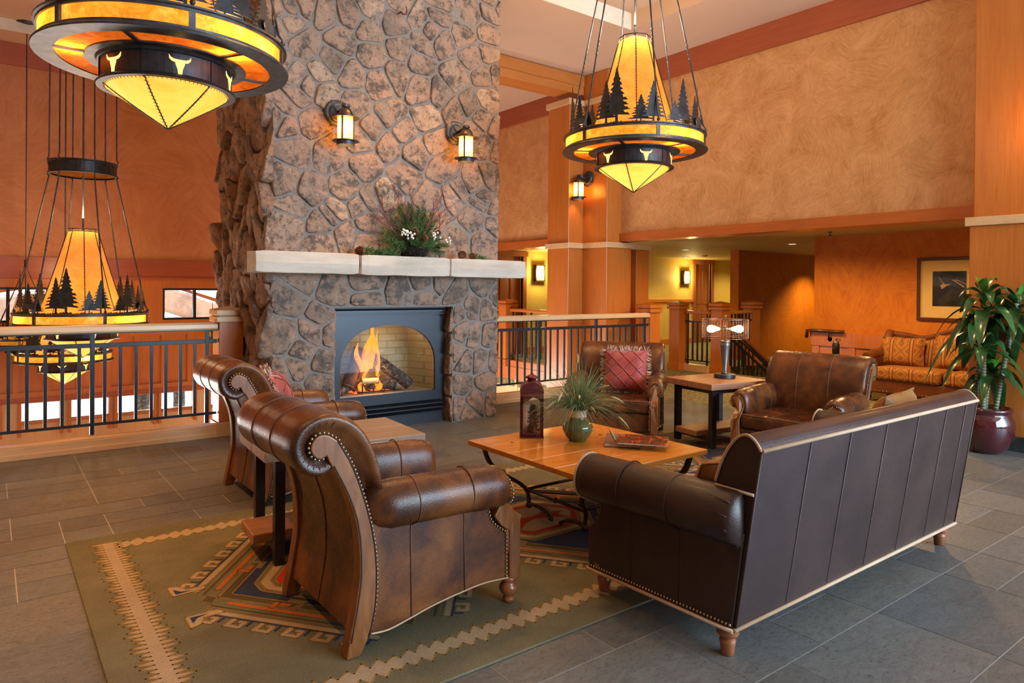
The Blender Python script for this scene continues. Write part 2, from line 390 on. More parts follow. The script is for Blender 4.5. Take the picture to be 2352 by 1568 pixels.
k = NT('window_glass'); tr = k.n('ShaderNodeBsdfTransparent'); gl = k.n('ShaderNodeBsdfGlossy', i_Roughness=.02); fr = k.n('ShaderNodeFresnel', i_IOR=1.45)
mx = k.n('ShaderNodeMixShader'); k.link(fr.outputs[0], mx.inputs[0]); k.link(tr.outputs[0], mx.inputs[1]); k.link(gl.outputs[0], mx.inputs[2]); k.link(mx.outputs[0], k.out.inputs[0]); k.t.nodes.remove(k.b)
# flame: brighter and yellower low in the tongue, thin at its edges
k = NT('flame'); v = k.co(); sx = k.n('ShaderNodeSeparateXYZ', i_Vector=v); n = k.noise(k.co((1, 1, .45)), 14, 4, .6, 1.5)
hgt = k.math('ADD', k.math('MULTIPLY', sx.outputs[2], 2.0), k.math('MULTIPLY', n.outputs[0], .6))
col = k.ramp(hgt, [(.2, (1, .72, .28)), (.55, (1, .50, .10)), (.95, (1, .22, .02))])
lw = k.n('ShaderNodeLayerWeight', i_Blend=.35); op = k.math('MULTIPLY', k.math('SUBTRACT', 1.0, lw.outputs[1]), k.math('ADD', n.outputs[0], .25), clamp=True)
em = k.n('ShaderNodeEmission', i_Strength=1.5); k.link(col, em.inputs[0]); tr = k.n('ShaderNodeBsdfTransparent'); mx = k.n('ShaderNodeMixShader')
k.link(op, mx.inputs[0]); k.link(tr.outputs[0], mx.inputs[1]); k.link(em.outputs[0], mx.inputs[2]); k.link(mx.outputs[0], k.out.inputs[0]); k.t.nodes.remove(k.b)

# textiles
def pile(name, c, var=.22):
    k = NT(name); n = k.noise(k.co(), 220, 3, .7); n2 = k.noise(k.co(), 5, 4)
    f = k.math('ADD', k.math('MULTIPLY', n.outputs[0], .7), k.math('MULTIPLY', n2.outputs[0], .3))
    k.set(color=k.ramp(f, [(.3, tuple(x * (1 - var) for x in c)), (.7, tuple(x * (1 + var) for x in c))]), rough=.95, spec=.08).bump(n.outputs[0], .6, .006); return k.mat
pile('rug_olive', (.146, .126, .072), .42); pile('rug_beige', (.35, .26, .16), .35); pile('rug_gold', (.26, .16, .045)); pile('rug_brown', (.085, .066, .036))
pile('rug_blue', (.032, .040, .085)); pile('rug_red', (.36, .035, .02)); pile('rug_orange', (.42, .10, .03))
k = NT('red_quilt'); n = k.noise(k.co((1, 1, 1)), 5, 4); n2 = k.noise(k.co((90, 90, 400)), 2, 2)
k.set(color=k.ramp(n.outputs[0], [(.3, (.28, .028, .022)), (.7, (.40, .055, .042))]), rough=.55, sheen=.4).bump(n2.outputs[0], .3, .003)
k = NT('quilt_ribbon'); k.set(color=(.33, .05, .035), rough=.45, sheen=.3)
plain('fringe_cream', (.72, .56, .42), .9, 0, .3); plain('fringe_red', (.20, .05, .035), .9, 0, .3)
# woven kilim cloth: stripes and nested diamonds from object coordinates
k = NT('kilim_cloth'); v = k.co(); sx = k.n('ShaderNodeSeparateXYZ', i_Vector=v)
hh = k.math('ADD', sx.outputs[2], k.math('MULTIPLY', sx.outputs[0], .8))
u = k.math('PINGPONG', k.math('MULTIPLY', sx.outputs[1], 1.0), .115); w = k.math('PINGPONG', hh, .075)
d = k.math('ADD', k.math('MULTIPLY', u, 1.0 / .088), k.math('MULTIPLY', w, 1.0 / .075))
d = k.math('PINGPONG', d, 1.0)
GOLD = (.56, .25, .035); REDC = (.26, .018, .006); NAVY = (.022, .020, .024); SAGE = (.10, .095, .045)
c = k.ramp(d, [(0, REDC), (.10, GOLD), (.16, REDC), (.24, SAGE), (.36, GOLD), (.44, REDC), (.52, GOLD), (.62, NAVY), (.66, GOLD), (.78, REDC), (.86, GOLD), (.93, SAGE)], 'CONSTANT')
band = k.ramp(k.math('MULTIPLY', u, 1 / .115), [(0, (0, 0, 0)), (.74, (1, 1, 1))], 'CONSTANT')
bc = k.ramp(k.math('MULTIPLY', u, 1 / .115), [(0, GOLD), (.77, NAVY), (.80, REDC), (.86, NAVY), (.89, (.46, .22, .045))], 'CONSTANT')
c = k.mix(band, c, bc); nn = k.noise(v, 150, 3); c = k.mix(k.math('MULTIPLY', nn.outputs[0], .18), c, (.20, .09, .02))
k.set(color=c, rough=.85).bump(nn.outputs[0], .3, .004)
# plants
def leafmat(name, a, b, rough=.4, coat=0):
    k = NT(name); n = k.noise(k.co(), 9, 4); k.set(color=k.ramp(n.outputs[0], [(.3, a), (.7, b)]), rough=rough, coat=coat, spec=.5); return k.mat
leafmat('glossy_leaf', (.010, .045, .012), (.035, .11, .022), .22, .3)
leafmat('young_leaf', (.05, .17, .02), (.10, .26, .03), .28, .2)
leafmat('cane', (.045, .075, .025), (.12, .15, .06), .5)
leafmat('cane_ring', (.36, .36, .24), (.46, .44, .30), .6)
leafmat('grass_green', (.050, .105, .024), (.17, .23, .07), .5)
leafmat('grass_straw', (.26, .23, .09), (.42, .34, .16), .6)
leafmat('pine_needle', (.030, .075, .018), (.11, .18, .04), .6)
leafmat('cedar', (.045, .12, .03), (.12, .24, .06), .6)
leafmat('red_twig', (.13, .02, .02), (.22, .04, .03), .5)
leafmat('cone_brown', (.06, .022, .012), (.20, .09, .04), .7)
plain('berry_white', (.80, .76, .68), .5, 0, .05)
plain('ceramic_green', (.10, .105, .03), .12, 0, .45, 7, coat=.6)
plain('ceramic_cream', (.62, .46, .33), .2, 0, .15, 7, coat=.5)
plain('maroon_glaze', (.065, .010, .013), .08, 0, .12, 3, coat=.8)
plain('gravel', (.30, .24, .18), .9, 0, .6, 60)
plain('hammered', (.045, .042, .042), .3, .8, .4, 20)
plain('paper', (.66, .58, .45), .8); plain('mat_board', (.60, .42, .16), .8, 0, .05)
plain('candle', (.66, .58, .48), .5)
plain('base_marble', (.035, .042, .036), .12, 0, .6, 10)
plain('outlet_white', (.75, .72, .66), .5, 0, .03)
k = NT('snow'); n = k.noise(k.co(), 2.5, 6, .7); k.set(color=k.ramp(n.outputs[0], [(.35, (.42, .44, .48)), (.55, (.80, .83, .88))]), rough=.8).bump(n.outputs[0], .6, .1)
k = NT('dark_print'); n = k.noise(k.co(), 7, 5, .7); k.set(color=k.ramp(n.outputs[0], [(.35, (.012, .011, .010)), (.7, (.045, .036, .028))]), rough=.12, coat=.6)
plain('print_pale', (.36, .22, .13), .5); plain('print_grey', (.085, .078, .072), .3)
k = NT('book_fire'); n = k.noise(k.co((1, 2.4, 1), (0, 0, .5)), 9, 4, .6, 1.2); k.set(color=k.ramp(n.outputs[0], [(.36, (.018, .008, .006)), (.5, (.08, .015, .008)), (.62, (.55, .06, .012)), (.78, (.85, .28, .05))]), rough=.22, coat=.3)
k = NT('book_dusk'); n = k.noise(k.co((1, 3, 1)), 6, 4, .6, 1); k.set(color=k.ramp(n.outputs[0], [(.35, (.10, .055, .05)), (.55, (.24, .12, .10)), (.75, (.34, .25, .22))]), rough=.28, coat=.3)
M = MAT
# ================================================================== SETTING
def struct(name, mb, mats, bevel=0, **kw):
    o = mb.build(name, mats, None, bevel, **kw); o['kind'] = 'structure'; return o
def boxes(name, mats, *bs, bevel=0):
    mb = MB()
    for b in bs: mb.box(*b[:6], m=(b[6] if len(b) > 6 else 0))
    return struct(name, mb, mats, bevel)
def wall_x(mb, y0, y1, x0, x1, z0, z1, holes, m=0):
    """wall in the XZ plane between y0 and y1 with rectangular holes (xa,xb,za,zb)"""
    xs = sorted({x0, x1, *[h[0] for h in holes], *[h[1] for h in holes]}); zs = sorted({z0, z1, *[h[2] for h in holes], *[h[3] for h in holes]})
    for a, b in zip(xs, xs[1:]):
        for c, d in zip(zs, zs[1:]):
            if a < x0 - 1e-6 or b > x1 + 1e-6 or c < z0 - 1e-6 or d > z1 + 1e-6: continue
            mx, mz = (a + b) / 2, (c + d) / 2
            if any(h[0] < mx < h[1] and h[2] < mz < h[3] for h in holes): continue
            mb.box(a, b, y0, y1, c, d, m)
# floors
mb = MB(); mb.box(-4.5, 7.05, -5.2, 6.9, -.35, -.0015, 1); mb.box(7.05, 8.4, -5.2, 2.5, -.35, -.0015, 1); fcol = [(1, 1, 1, 1)] * 16
rg = random.Random(12); MD = .2298; x_0, y_0 = .113 - 20 * MD, 1.42 - 24 * MD; iy = 0
def tile(ix, jy, w, h):
    g = .0023; a, b = max(-4.5, x_0 + ix * MD) + g, x_0 + (ix + w) * MD - g; c, d = max(-5.2, y_0 + jy * MD) + g, y_0 + (jy + h) * MD - g
    lim = 8.4 if d < 2.5 else 7.05
    b = min(b, lim); d = min(d, 6.9)
    if b - a < .01 or d - c < .01: return
    mb.add([(a, c, 0), (b, c, 0), (b, d, 0), (a, d, 0)], [(0, 1, 2, 3)], 0); t_ = rg.uniform(.84, 1.12); w_ = rg.uniform(-.05, .05)
    fcol.extend([(t_ + w_, t_, t_ - w_, 1)] * 4)
while y_0 + iy * MD < 6.9:
    hh = 2 if iy < 24 or rg.random() < .75 else 1; ix = 0
    if iy == 23: hh = 1
    while x_0 + ix * MD < 8.4:
        r_ = rg.random()
        if hh == 1: w_ = rg.choice((2, 2, 3, 1)); tile(ix, iy, w_, 1)
        elif r_ < .42: w_ = rg.choice((2, 2, 3)); tile(ix, iy, w_, 2)
        elif r_ < .75: w_ = 2; tile(ix, iy, 2, 1); tile(ix, iy + 1, 2, 1)
        elif r_ < .9: w_ = 3; tile(ix, iy, 2, 1); tile(ix + 2, iy, 1, 1); tile(ix, iy + 1, 1, 1); tile(ix + 1, iy + 1, 2, 1)
        else: w_ = 1; tile(ix, iy, 1, 2)
        ix += w_
    iy += hh
struct('floor', mb, [M['slate_tile'], M['grout']], colors=fcol)
boxes('floor', [M['hall_carpet']], (7.05, 9.95, 2.5, 6.9, -.35, 0), (7.5, 9.95, 6.9, 11.8, -.35, 0), (9.95, 17.6, 7.6, 11.8, -.35, 0), (9.95, 11.4, 1.5, 5.3, -.35, 0))
boxes('floor', [M['tan_tile']], (-5, 7.5, 6.9, 11.4, -3.5, -3.3), (9.95, 17.8, 1.3, 8.5, -2.7, -2.5))
# ceilings
mb = MB(); cx = [-4.5, -3, -4.0, 4.2, 6.35, 7.7]
for a, b, c, d in ((-4.5, 7.7, -5.2, -2), (-4.5, -3, -2, 5.95), (6.35, 7.7, -2, 5.95), (-4.5, 7.7, 5.95, 6.95), (-4.5, -4.0, 6.95, 10.85), (4.2, 7.7, 6.95, 10.85), (-4.5, 7.7, 10.85, 11.65)):
    mb.box(a, b, c, d, 4.62, 4.95)
mb.box(-3, 6.35, -2, 5.95, 4.82, 4.95); mb.box(-4.0, 4.2, 6.95, 10.85, 4.76, 4.95)
struct('ceiling', mb, M['ceiling_paint'])
boxes('trim_1', M['coffer_white'], (-3, 6.35, 5.945, 5.955, 4.615, 4.825), (-4, 4.2, 10.845, 10.855, 4.615, 4.77))
boxes('ceiling', M['olive_ceiling'], (7.7, 17.6, 1.5, 11.6, 2.2, 2.4))
# atrium back wall
UP_HOLES = [(-.23, .68, .885, 1.36), (2.10, 3.0, .885, 1.36)]
LOW = [(-.75, .15), (.356, .83), (.925, 1.42), (1.487, 1.995), (2.062, 2.56), (2.76, 3.6)]
holes = UP_HOLES + [(a, b, -.475, -.195) for a, b in LOW]
mb = MB(); wall_x(mb, 11.4, 11.65, -5, 7.7, 1.77, 4.62, [])
struct('wall_back', mb, M['salmon_plaster'])
mb = MB(); wall_x(mb, 11.4, 11.65, -5, 7.7, .744, 1.77, UP_HOLES); wall_x(mb, 11.4, 11.65, -5, 7.7, -.14, .744, [])
struct('wall_back', mb, M['fir_panel'])
mb = MB(); wall_x(mb, 11.4, 11.65, -5, 7.7, -3.3, -.14, holes); struct('wall_back', mb, M['maple_upright'])
boxes('trim_2', M['red_fascia'], (-5, 7.5, 11.36, 11.4, 4.32, 4.62), (-5, 7.5, 11.36, 11.4, 1.51, 1.77), (-5, 7.5, 11.34, 11.4, 1.485, 1.515), (-5, 7.5, 11.36, 11.4, -.2, -.135))
mb = MB()
mb.box(-5, 7.5, 11.37, 11.4, .66, .75); mb.box(-5, 7.5, 11.37, 11.4, -.135, -.06)
for i in range(32): mb.box(-4.4 + i * .36, -4.33 + i * .36, 11.375, 11.4, -.06, .66)
struct('trim_3', mb, M['fir_panel'])
mb = MB()
for a, b in LOW: mb.box(b - .02, b + .02, 11.36, 11.42, -.66, -.195); mb.box(a - .02, a + .02, 11.36, 11.42, -.66, -.195); mb.box(a, b, 11.37, 11.42, -.50, -.47)
struct('trim_4', mb, M['fir_panel'])
n = 0
for a, b, c, d in UP_HOLES + [(a, b, -.475, -.195) for a, b in LOW]:
    n += 1; up = c > 0; mats = M['firebox_black'] if up else M['maple_upright']; t = .03 if up else .022
    w = thing('window_%d' % n, None, None, ((a + b) / 2, 11.45, c)); w['kind'] = 'structure'
    mb = MB(); mb.box(a, b, 11.42, 11.48, c, c + t); mb.box(a, b, 11.42, 11.48, d - t, d); mb.box(a, a + t, 11.42, 11.48, c + t, d - t); mb.box(b - t, b, 11.42, 11.48, c + t, d - t)
    if up: mb.box((a + b) / 2 - .02, (a + b) / 2 + .02, 11.42, 11.48, c + t, d - t)
    wf = mb.build('window_frame', mats, w, off=w.location); g = MB(); g.box(a + t, b - t, 11.447, 11.453, c + t, d - t); g.build('pane', M['window_glass'], wf, off=w.location)
# right-hand upper wall, its fascias, and the beam below it
boxes('wall_right', M['peach_plaster'], (7.5, 7.7, .9, 11.4, 2.2, 4.62))
boxes('trim_5', M['red_fascia_side'], (7.46, 7.5, .9, 11.36, 4.31, 4.62))
boxes('trim_6', M['fir_rail'], (7.45, 7.72, 2.5, 11.36, 2.105, 2.225))
boxes('wall_right', M['fir_panel'], (7.6, 8.4, -5.2, 1.0, 0, 4.62))
boxes('wall_left', M['peach_plaster'], (-4.7, -4.5, -5.2, 11.65, -3.3, 4.9))
mb = MB(); wall_x(mb, -5.4, -5.2, -4.5, 8.4, 0, 4.62, [(2.0, 7.2, .75, 4.25)]); struct('wall_front', mb, M['peach_plaster'])
# hall below and behind: alcove, stair wall, corridor
boxes('wall_alcove', M['rust_plaster'], (9.8, 11.4, 1.5, 5.45, .76, 2.2), (7.7, 17.8, 1.3, 1.5, -2.5, 2.4))
mb = MB(); mb.box(9.78, 11.4, 1.5, 5.47, 0, .76); mb.box(9.76, 11.4, 1.5, 5.49, .72, .80); mb.box(9.755, 9.78, 1.5, 5.47, .60, .72); mb.box(9.755, 9.78, 1.5, 5.47, 0, .14)
for y in (5.40, 4.87, 4.1, 3.3, 2.5): mb.box(9.765, 9.78, y - .05, y + .05, .14, .60)
struct('trim_7', mb, M['fir_panel'])
boxes('wall_stair', M['rust_plaster'], (12.05, 16.2, 8.3, 8.5, -2.5, 2.2))
mb = MB(); wall_x(mb, 11.6, 11.8, 7.5, 17.6, 0, 2.2, [(8.45, 9.1, 0, 2.08), (14.9, 15.58, 0, 2.08)]); struct('wall_corridor', mb, M['yellow_plaster'])
boxes('wall_end', M['yellow_plaster'], (17.6, 17.8, 1.5, 11.8, -2.5, 2.2))
boxes('trim_8', M['fir_beam'], (9.2, 12.25, 11.57, 11.6, 0, .14), (12.25, 14.82, 11.57, 11.6, 0, .14), (12.25, 14.82, 11.56, 11.6, 1.08, 1.15), (13.2, 13.26, 11.575, 11.6, .14, 1.08), (12.0, 12.05, 8.3, 8.5, 0, 1.0), (15.68, 17.6, 11.57, 11.6, 0, .14))
def door(nm, a, b):
    d = thing(nm, None, None, ((a + b) / 2, 11.65, 0)); d['kind'] = 'structure'; o = d.location
    mb = MB(); mb.box(a, b, 11.66, 11.70, 0, 2.08)
    cxm = (a + b) / 2
    for xa, xb in ((a + .09, cxm - .04), (cxm + .04, b - .09)):
        for za, zb in ((.2, .9), (1.02, 1.9)): mb.box(xa, xb, 11.645, 11.66, za, zb)
    lf = mb.build('door_leaf', M['knotty_door'], d, .006, off=o)
    fb = MB(); fb.box(a - .09, a, 11.56, 11.64, 0, 2.08); fb.box(b, b + .09, 11.56, 11.64, 0, 2.08); fb.box(a - .12, b + .12, 11.55, 11.64, 2.08, 2.19); fb.build('door_frame', M['knotty_door'], d, off=o)
    h = MB(); h.ball((b - .06, 11.62, 1.0), .025); h.build('door_knob', M['bronze_iron'], lf, off=o)
door('door_1', 8.45, 9.1); door('door_2', 14.9, 15.58)
# slab edges round the atrium, and panels below them
boxes('trim_9', M['fir_rail'], (7.47, 7.5, 6.9, 11.4, -.22, .0), (7.44, 7.5, 6.9, 11.4, -.03, .012))
boxes('wall_atrium', M['maple_upright'], (7.5, 7.7, 6.9, 11.4, -3.3, -.35), (-4.5, 7.5, 6.7, 6.88, -3.3, -.35))
mb = MB()
for y in (7.6, 8.3, 9.0, 9.7, 10.4, 11.1): mb.box(7.485, 7.5, y - .035, y + .035, -3.3, -.22)
struct('trim_10', mb, M['maple_upright'])
# stairs going down to the right behind the seating
mb = MB()
for i in range(9): mb.box(9.95 + i * .30, 9.95 + (i + 1) * .30, 5.45, 7.6, -2.5, -.17 * (i + 1))
struct('stairs', mb, M['hall_carpet'])
mb = MB()
for i in range(9): mb.box(9.935 + i * .30, 9.965 + i * .30, 5.45, 7.6, -.17 * (i + 1) - .0, -.17 * i - .001 if i else -.001)
struct('trim_11', mb, M['maple'])
boxes('wall_stair', M['fir_panel'], (12.65, 12.7, 5.45, 8.3, -2.5, 0), (9.95, 12.65, 7.6, 7.65, -2.5, -.35))

# ------------------------------------------------------------------ columns (clad in fir)
col = thing('column', 'big fir-panelled column between the upper plaster wall and the stone chimney, behind the railing', 'column', (7.3, 7.6, -3.3))
o = col.location
mb = MB(); mb.box(7.19, 7.71, 7.18, 7.69, -3.3, 2.01); mb.box(6.90, 7.25, 7.69, 8.17, -3.3, 2.01); mb.box(7.95, 8.24, 7.3, 7.8, 0, 2.01); mb.box(7.70, 7.96, 7.42, 7.7, 0, 2.01)
mb.build('lower_shaft', M['fir_panel'], col, .006, off=o)
mb = MB(); mb.box(7.19, 7.50, 7.18, 7.69, 2.09, 4.615); mb.box(6.90, 7.25, 7.69, 8.17, 2.09, 4.15); mb.build('upper_shaft', M['fir_panel'], col, .006, off=o)
mb = MB()
for z0, z1 in ((2.01, 2.09),): mb.box(7.16, 7.74, 7.15, 7.69, z0, z1); mb.box(6.87, 7.25, 7.66, 8.2, z0, z1); mb.box(7.74, 8.27, 7.27, 7.83, z0, z1)
mb.box(6.87, 7.24, 7.66, 8.2, 4.15, 4.24); mb.box(7.165, 7.5, 7.155, 7.66, 4.15, 4.24)
mb.build('cornice', M['maple'], col, .004, off=o)
col = thing('column', 'wide fir-clad column at the right, beside the tall potted plant', 'column', (7.8, 1.7, 0)); o = col.location
mb = MB(); mb.box(7.25, 8.4, 1.0, 2.53, .12, 2.01); mb.build('lower_shaft', M['fir_panel'], col, .006, off=o)
mb = MB(); mb.box(7.27, 8.4, 1.0, 2.505, 2.09, 4.615); mb.build('upper_shaft', M['fir_panel'], col, .006, off=o)
mb = MB(); mb.box(7.22, 8.4, 1.0, 2.56, 2.01, 2.09); mb.build('cornice', M['maple'], col, .004, off=o)
mb = MB(); mb.box(7.24, 8.4, 1.0, 2.54, .96, 1.10); mb.build('dark_band', M['dark_frame_wood'], col, off=o)
mb = MB(); mb.box(7.21, 8.4, 1.0, 2.56, 0.001, .13); mb.build('stone_base', M['base_marble'], col, off=o)
b = MB(); b.box(4.46, 7.19, 7.69, 8.05, 4.33, 4.615); b.box(4.46, 7.185, 7.67, 7.69, 4.45, 4.615)
tag(b.build('ceiling_beam', M['fir_beam'], bevel=.006), 'fir beam under the ceiling running from the stone chimney to the panelled column', 'beam')

# ------------------------------------------------------------------ railings and posts
def newel(x, y, label, z0=0, h=1.19, w=.22, m='fir_panel', cap='maple', group=None):
    t = thing('newel_post', label, 'post', (x, y, z0), 0, group); a = w / 2
    mb = MB(); mb.box(-a, a, -a, a, 0, h - .12); mb.build('shaft', M[m], t, .006)
    mb = MB(); e = a + .028
    mb.box(-e, e, -e, e, h - .125, h - .075); mb.box(-a - .006, a + .006, -a - .006, a + .006, h - .075, h - .062); mb.box(-e, e, -e, e, h - .062, h - .014)
    mb.add([(-e - .004, -e - .004, h - .014), (e + .004, -e - .004, h - .014), (e + .004, e + .004, h - .014), (-e - .004, e + .004, h - .014), (0, 0, h + .022)], [(0, 1, 4), (1, 2, 4), (2, 3, 4), (3, 0, 4), (3, 2, 1, 0)])
    mb.build('cap', M[cap], t, .004); e2 = a + .015
    mb = MB(); mb.box(-e2, e2, -e2, e2, 0, .13); mb.build('plinth', M[cap], t, .004)
    return t
newel(1.825, 6.84, 'newel post of reddish fir with pale cap at the left end of the chimney', cap='maple')
newel(7.78, 6.87, 'newel post with pyramid cap right of the back armchair, ending the black balustrade', cap='fir_panel')
newel(9.62, 7.84, 'newel post left of the table lamp across the hall carpet', cap='fir_panel')
newel(9.80, 7.10, 'newel post standing directly behind the table lamp shade', cap='fir_panel')
newel(11.38, 7.55, 'newel post at the foot of the rust plaster wall, right of the table lamp', cap='fir_panel')
newel(7.5, 10.0, 'small newel post across the atrium beside the knotty door', cap='fir_rail')

def railing(label, x0, x1, y, posts, bals, long_posts=()):
    t = thing('railing', label, 'railing', ((x0 + x1) / 2, y, 0)); o = t.location
    prof = [(-.045, .995), (-.05, 1.01), (-.048, 1.045), (-.03, 1.062), (.03, 1.062), (.048, 1.045), (.05, 1.01), (.045, .995)]
    mb = MB(); mb.prism(prof, lambda a, b: (x0, y + a, b), lambda a, b: (x1, y + a, b), sm=False); mb.build('handrail', M['maple'], t, .003, off=o)
    mb = MB(); mb.box(x0, x1, y - .012, y + .012, .868, .905); mb.build('top_bar', M['bar_iron'], t, .002, off=o)
    mb = MB(); mb.box(x0, x1, y - .010, y + .010, .205, .228); mb.build('bottom_bar', M['bar_iron'], t, .002, off=o)
    mb = MB(); mb.box(x0, x1, y - .02, y + .02, .984, .996); mb.build('rail_plate', M['bar_iron'], t, off=o)
    for x in posts:
        mb = MB(); mb.box(x - .017, x + .017, y - .017, y + .017, .13, .985); mb.build('post', M['bar_iron'], t, .002, off=o)
    for x in bals:
        mb = MB(); mb.box(x - .013, x + .013, y - .009, y + .009, .225, .87); mb.build('baluster', M['bar_iron'], t, .002, off=o)
    mb = MB(); mb.box(x0, x1, y - .07, y + .08, 0.0005, .10); mb.box(x0, x1, y - .055, y + .065, .10, .112); mb.box(x0, x1, y - .085, y - .07, .0005, .045); mb.build('curb', M['maple'], t, .003, off=o)
    return t
L = [.14, .26, .383, .50, .619, .805, .922, 1.043, 1.163, 1.279, 1.401, 1.521]
railing('black iron railing with maple handrail at the left, in front of the hanging ring lamps', -.62, 1.71, 6.8, [-.36, .713, 1.625], [-.58, -.47, -.25, -.12, .01] + L)
Rb = [4.54, 4.66, 4.78, 4.90] + [5.019, 5.138, 5.265, 5.383, 5.496, 5.72, 5.805, 5.928, 6.044, 6.166, 6.286, 6.408, 6.527, 6.716, 6.834, 6.954, 7.08, 7.192, 7.306, 7.428]
railing('black iron railing with maple handrail right of the chimney, behind the back armchair', 4.46, 7.66, 6.8, [5.61, 6.62, 7.59], Rb)
def railing_y(label, x, y0, y1, hand='fir_rail', curb='fir_rail', n=10, zt=1.04):
    t = thing('railing', label, 'railing', (x, (y0 + y1) / 2, 0)); o = t.location
    mb = MB(); mb.box(x - .045, x + .045, y0, y1, zt - .055, zt); mb.build('handrail', M[hand], t, .012, off=o)
    mb = MB(); mb.box(x - .012, x + .012, y0, y1, .84, .87); mb.box(x - .01, x + .01, y0, y1, .18, .20); mb.build('iron_bars', M['black_iron'], t, off=o)
    for i in range(n):
        y = y0 + (i + .5) * (y1 - y0) / n; full = i % 4 == 0
        mb = MB(); mb.box(x - .010, x + .010, y - .013, y + .013, .12 if full else .19, zt - .05 if full else .85); mb.build('baluster', M['black_iron'], t, off=o)
    mb = MB(); mb.box(x - .06, x + .06, y0, y1, 0.0005, .12); mb.build('curb', M[curb], t, .004, off=o)
    return t
railing_y('far railing with orange handrail left of the panelled column, across the atrium', 7.5, 8.2, 9.88, n=13)
railing_y('far railing section behind the chimney edge, left of the small newel post', 7.5, 10.12, 11.38, n=10)
railing_y('short railing between the two newel posts left of the table lamp', 9.68, 7.22, 7.72, 'fir_rail', 'maple', 5)
# handrail run from the lamp post to the far post, and the raking stair rail
t = thing('railing', 'short high railing between the lamp-side post and the rust wall post', 'railing', (10.6, 7.33, 0)); o = t.location
mb = MB(); mb.bar((9.92, 7.15, 1.01), (11.28, 7.5, 1.01), .09, .055); mb.build('handrail', M['fir_beam'], t, .01, off=o)
mb = MB(); mb.bar((9.92, 7.15, .85), (11.28, 7.5, .85), .024, .03); mb.build('iron_bars', M['black_iron'], t, off=o)
for i in range(8):
    f = (i + .5) / 8; p = (9.92 + 1.36 * f, 7.15 + .35 * f)
    mb = MB(); mb.box(p[0] - .012, p[0] + .012, p[1] - .01, p[1] + .01, .02, 1.0); mb.build('baluster', M['black_iron'], t, off=o)
t = thing('railing', 'dark raking stair railing descending to the right behind the right armchair', 'railing', (10.8, 7.05, -.5)); o = t.location
def sl(x): return -(x - 10.0) * .60
mb = MB(); mb.bar((9.92, 7.05, .80 + sl(9.92)), (12.3, 7.05, .80 + sl(12.3)), .08, .06); mb.build('handrail', M['knotty_door'], t, .01, off=o)
mb = MB(); mb.tube([(9.98, 6.97, .66 + sl(9.98)), (12.3, 6.97, .66 + sl(12.3))], .02, 8); mb.build('grab_rail', M['black_iron'], t, off=o)
mb = MB(); mb.bar((9.92, 7.05, .60 + sl(9.92)), (12.3, 7.05, .60 + sl(12.3)), .03, .03); mb.bar((9.92, 7.05, .12 + sl(9.92)), (12.3, 7.05, .12 + sl(12.3)), .03, .04); mb.build('iron_bars', M['black_iron'], t, off=o)
for i in range(17):
    x = 10.0 + i * .135; mb = MB(); mb.box(x - .012, x + .012, 7.04, 7.06, .12 + sl(x), (.78 if i % 6 == 5 else .60) + sl(x)); mb.build('baluster', M['black_iron'], t, off=o)
t = thing('handrail', 'short dark handrail on a bracket at the end of the alcove wall', 'handrail', (9.72, 5.2, .8))
mb = MB(); mb.tube([(.02, .33, -.09), (-.02, .30, .01), (0, .22, .015), (0, -.24, .015)], .026, 10); mb.build('rail', M['dark_frame_wood'], t)
mb = MB(); mb.tube([(0, -.02, .0), (0, -.02, -.07), (.05, -.02, -.10)], .010, 6); mb.lathe([(0, .0), (.035, .0), (.035, .015), (0, .015)], 14, (.035, -.02, -.10), axis='x'); mb.build('bracket', M['black_iron'], t)

# ------------------------------------------------------------------ outdoors
b = MB(); b.sheet(lambda u, v: (-8 + 20 * u, 13.0 + 9 * v, -.75 + .55 * v + .35 * noise.noise(Vector((u * 14, v * 7, 1))) + .14 * noise.noise(Vector((u * 50, v * 24, 4)))), 90, 40)
tag(b.build('snow_bank', M['snow']), 'lumpy bank of snow outside the low atrium windows', 'snow', kind='stuff')
t = thing('porch_roof', 'snow covered timber porch roof seen through the upper right atrium window', 'roof', (3.0, 13.5, .4)); o = t.location
b = MB(); b.bar((1.7, 13.5, 1.43), (4.3, 13.5, .50), 1.6, .42); b.build('snow_cover', M['snow'], t, .05, off=o)
b = MB(); b.bar((1.7, 12.9, 1.60), (4.3, 12.9, .74), .22, .15); b.build('rafter', M['knotty_door'], t, off=o)
b = MB(); b.bar((1.7, 12.75, .98), (3.8, 12.75, .30), .2, .12); b.build('rafter', M['knotty_door'], t, off=o)
b = MB(); b.bar((1.9, 14.6, 2.05), (4.6, 14.6, 1.10), .8, .42); b.build('upper_snow', M['snow'], t, .04, off=o)
t = thing('porch_roof', 'snow covered timber porch roof seen through the upper left atrium window', 'roof', (-.3, 13.5, .6)); o = t.location
b = MB(); b.bar((-2.4, 13.5, .35), (1.2, 13.5, 1.22), 1.6, .5); b.build('snow_cover', M['snow'], t, .06, off=o)
b = MB(); b.bar((-2.4, 12.9, .90), (1.2, 12.9, 1.55), .22, .18); b.build('rafter', M['knotty_door'], t, off=o)
for i, (x, y, s) in enumerate(((2.0, 12.7, 1.0), (2.55, 12.6, .9), (2.15, 13.3, .8))):
    b = MB(); b.tube([(x, y, -2), (x + .03, y, -.5), (x, y, .6)], [.11 * s, .10 * s, .09 * s], 10)
    tag(b.build('tree_trunk', M['bark']), ['thin tree trunk just outside the third low atrium window', 'thicker bark trunk beside the right post of the low atrium windows', 'distant slender trunk between the two nearer trunks outside'][i], 'tree trunk')
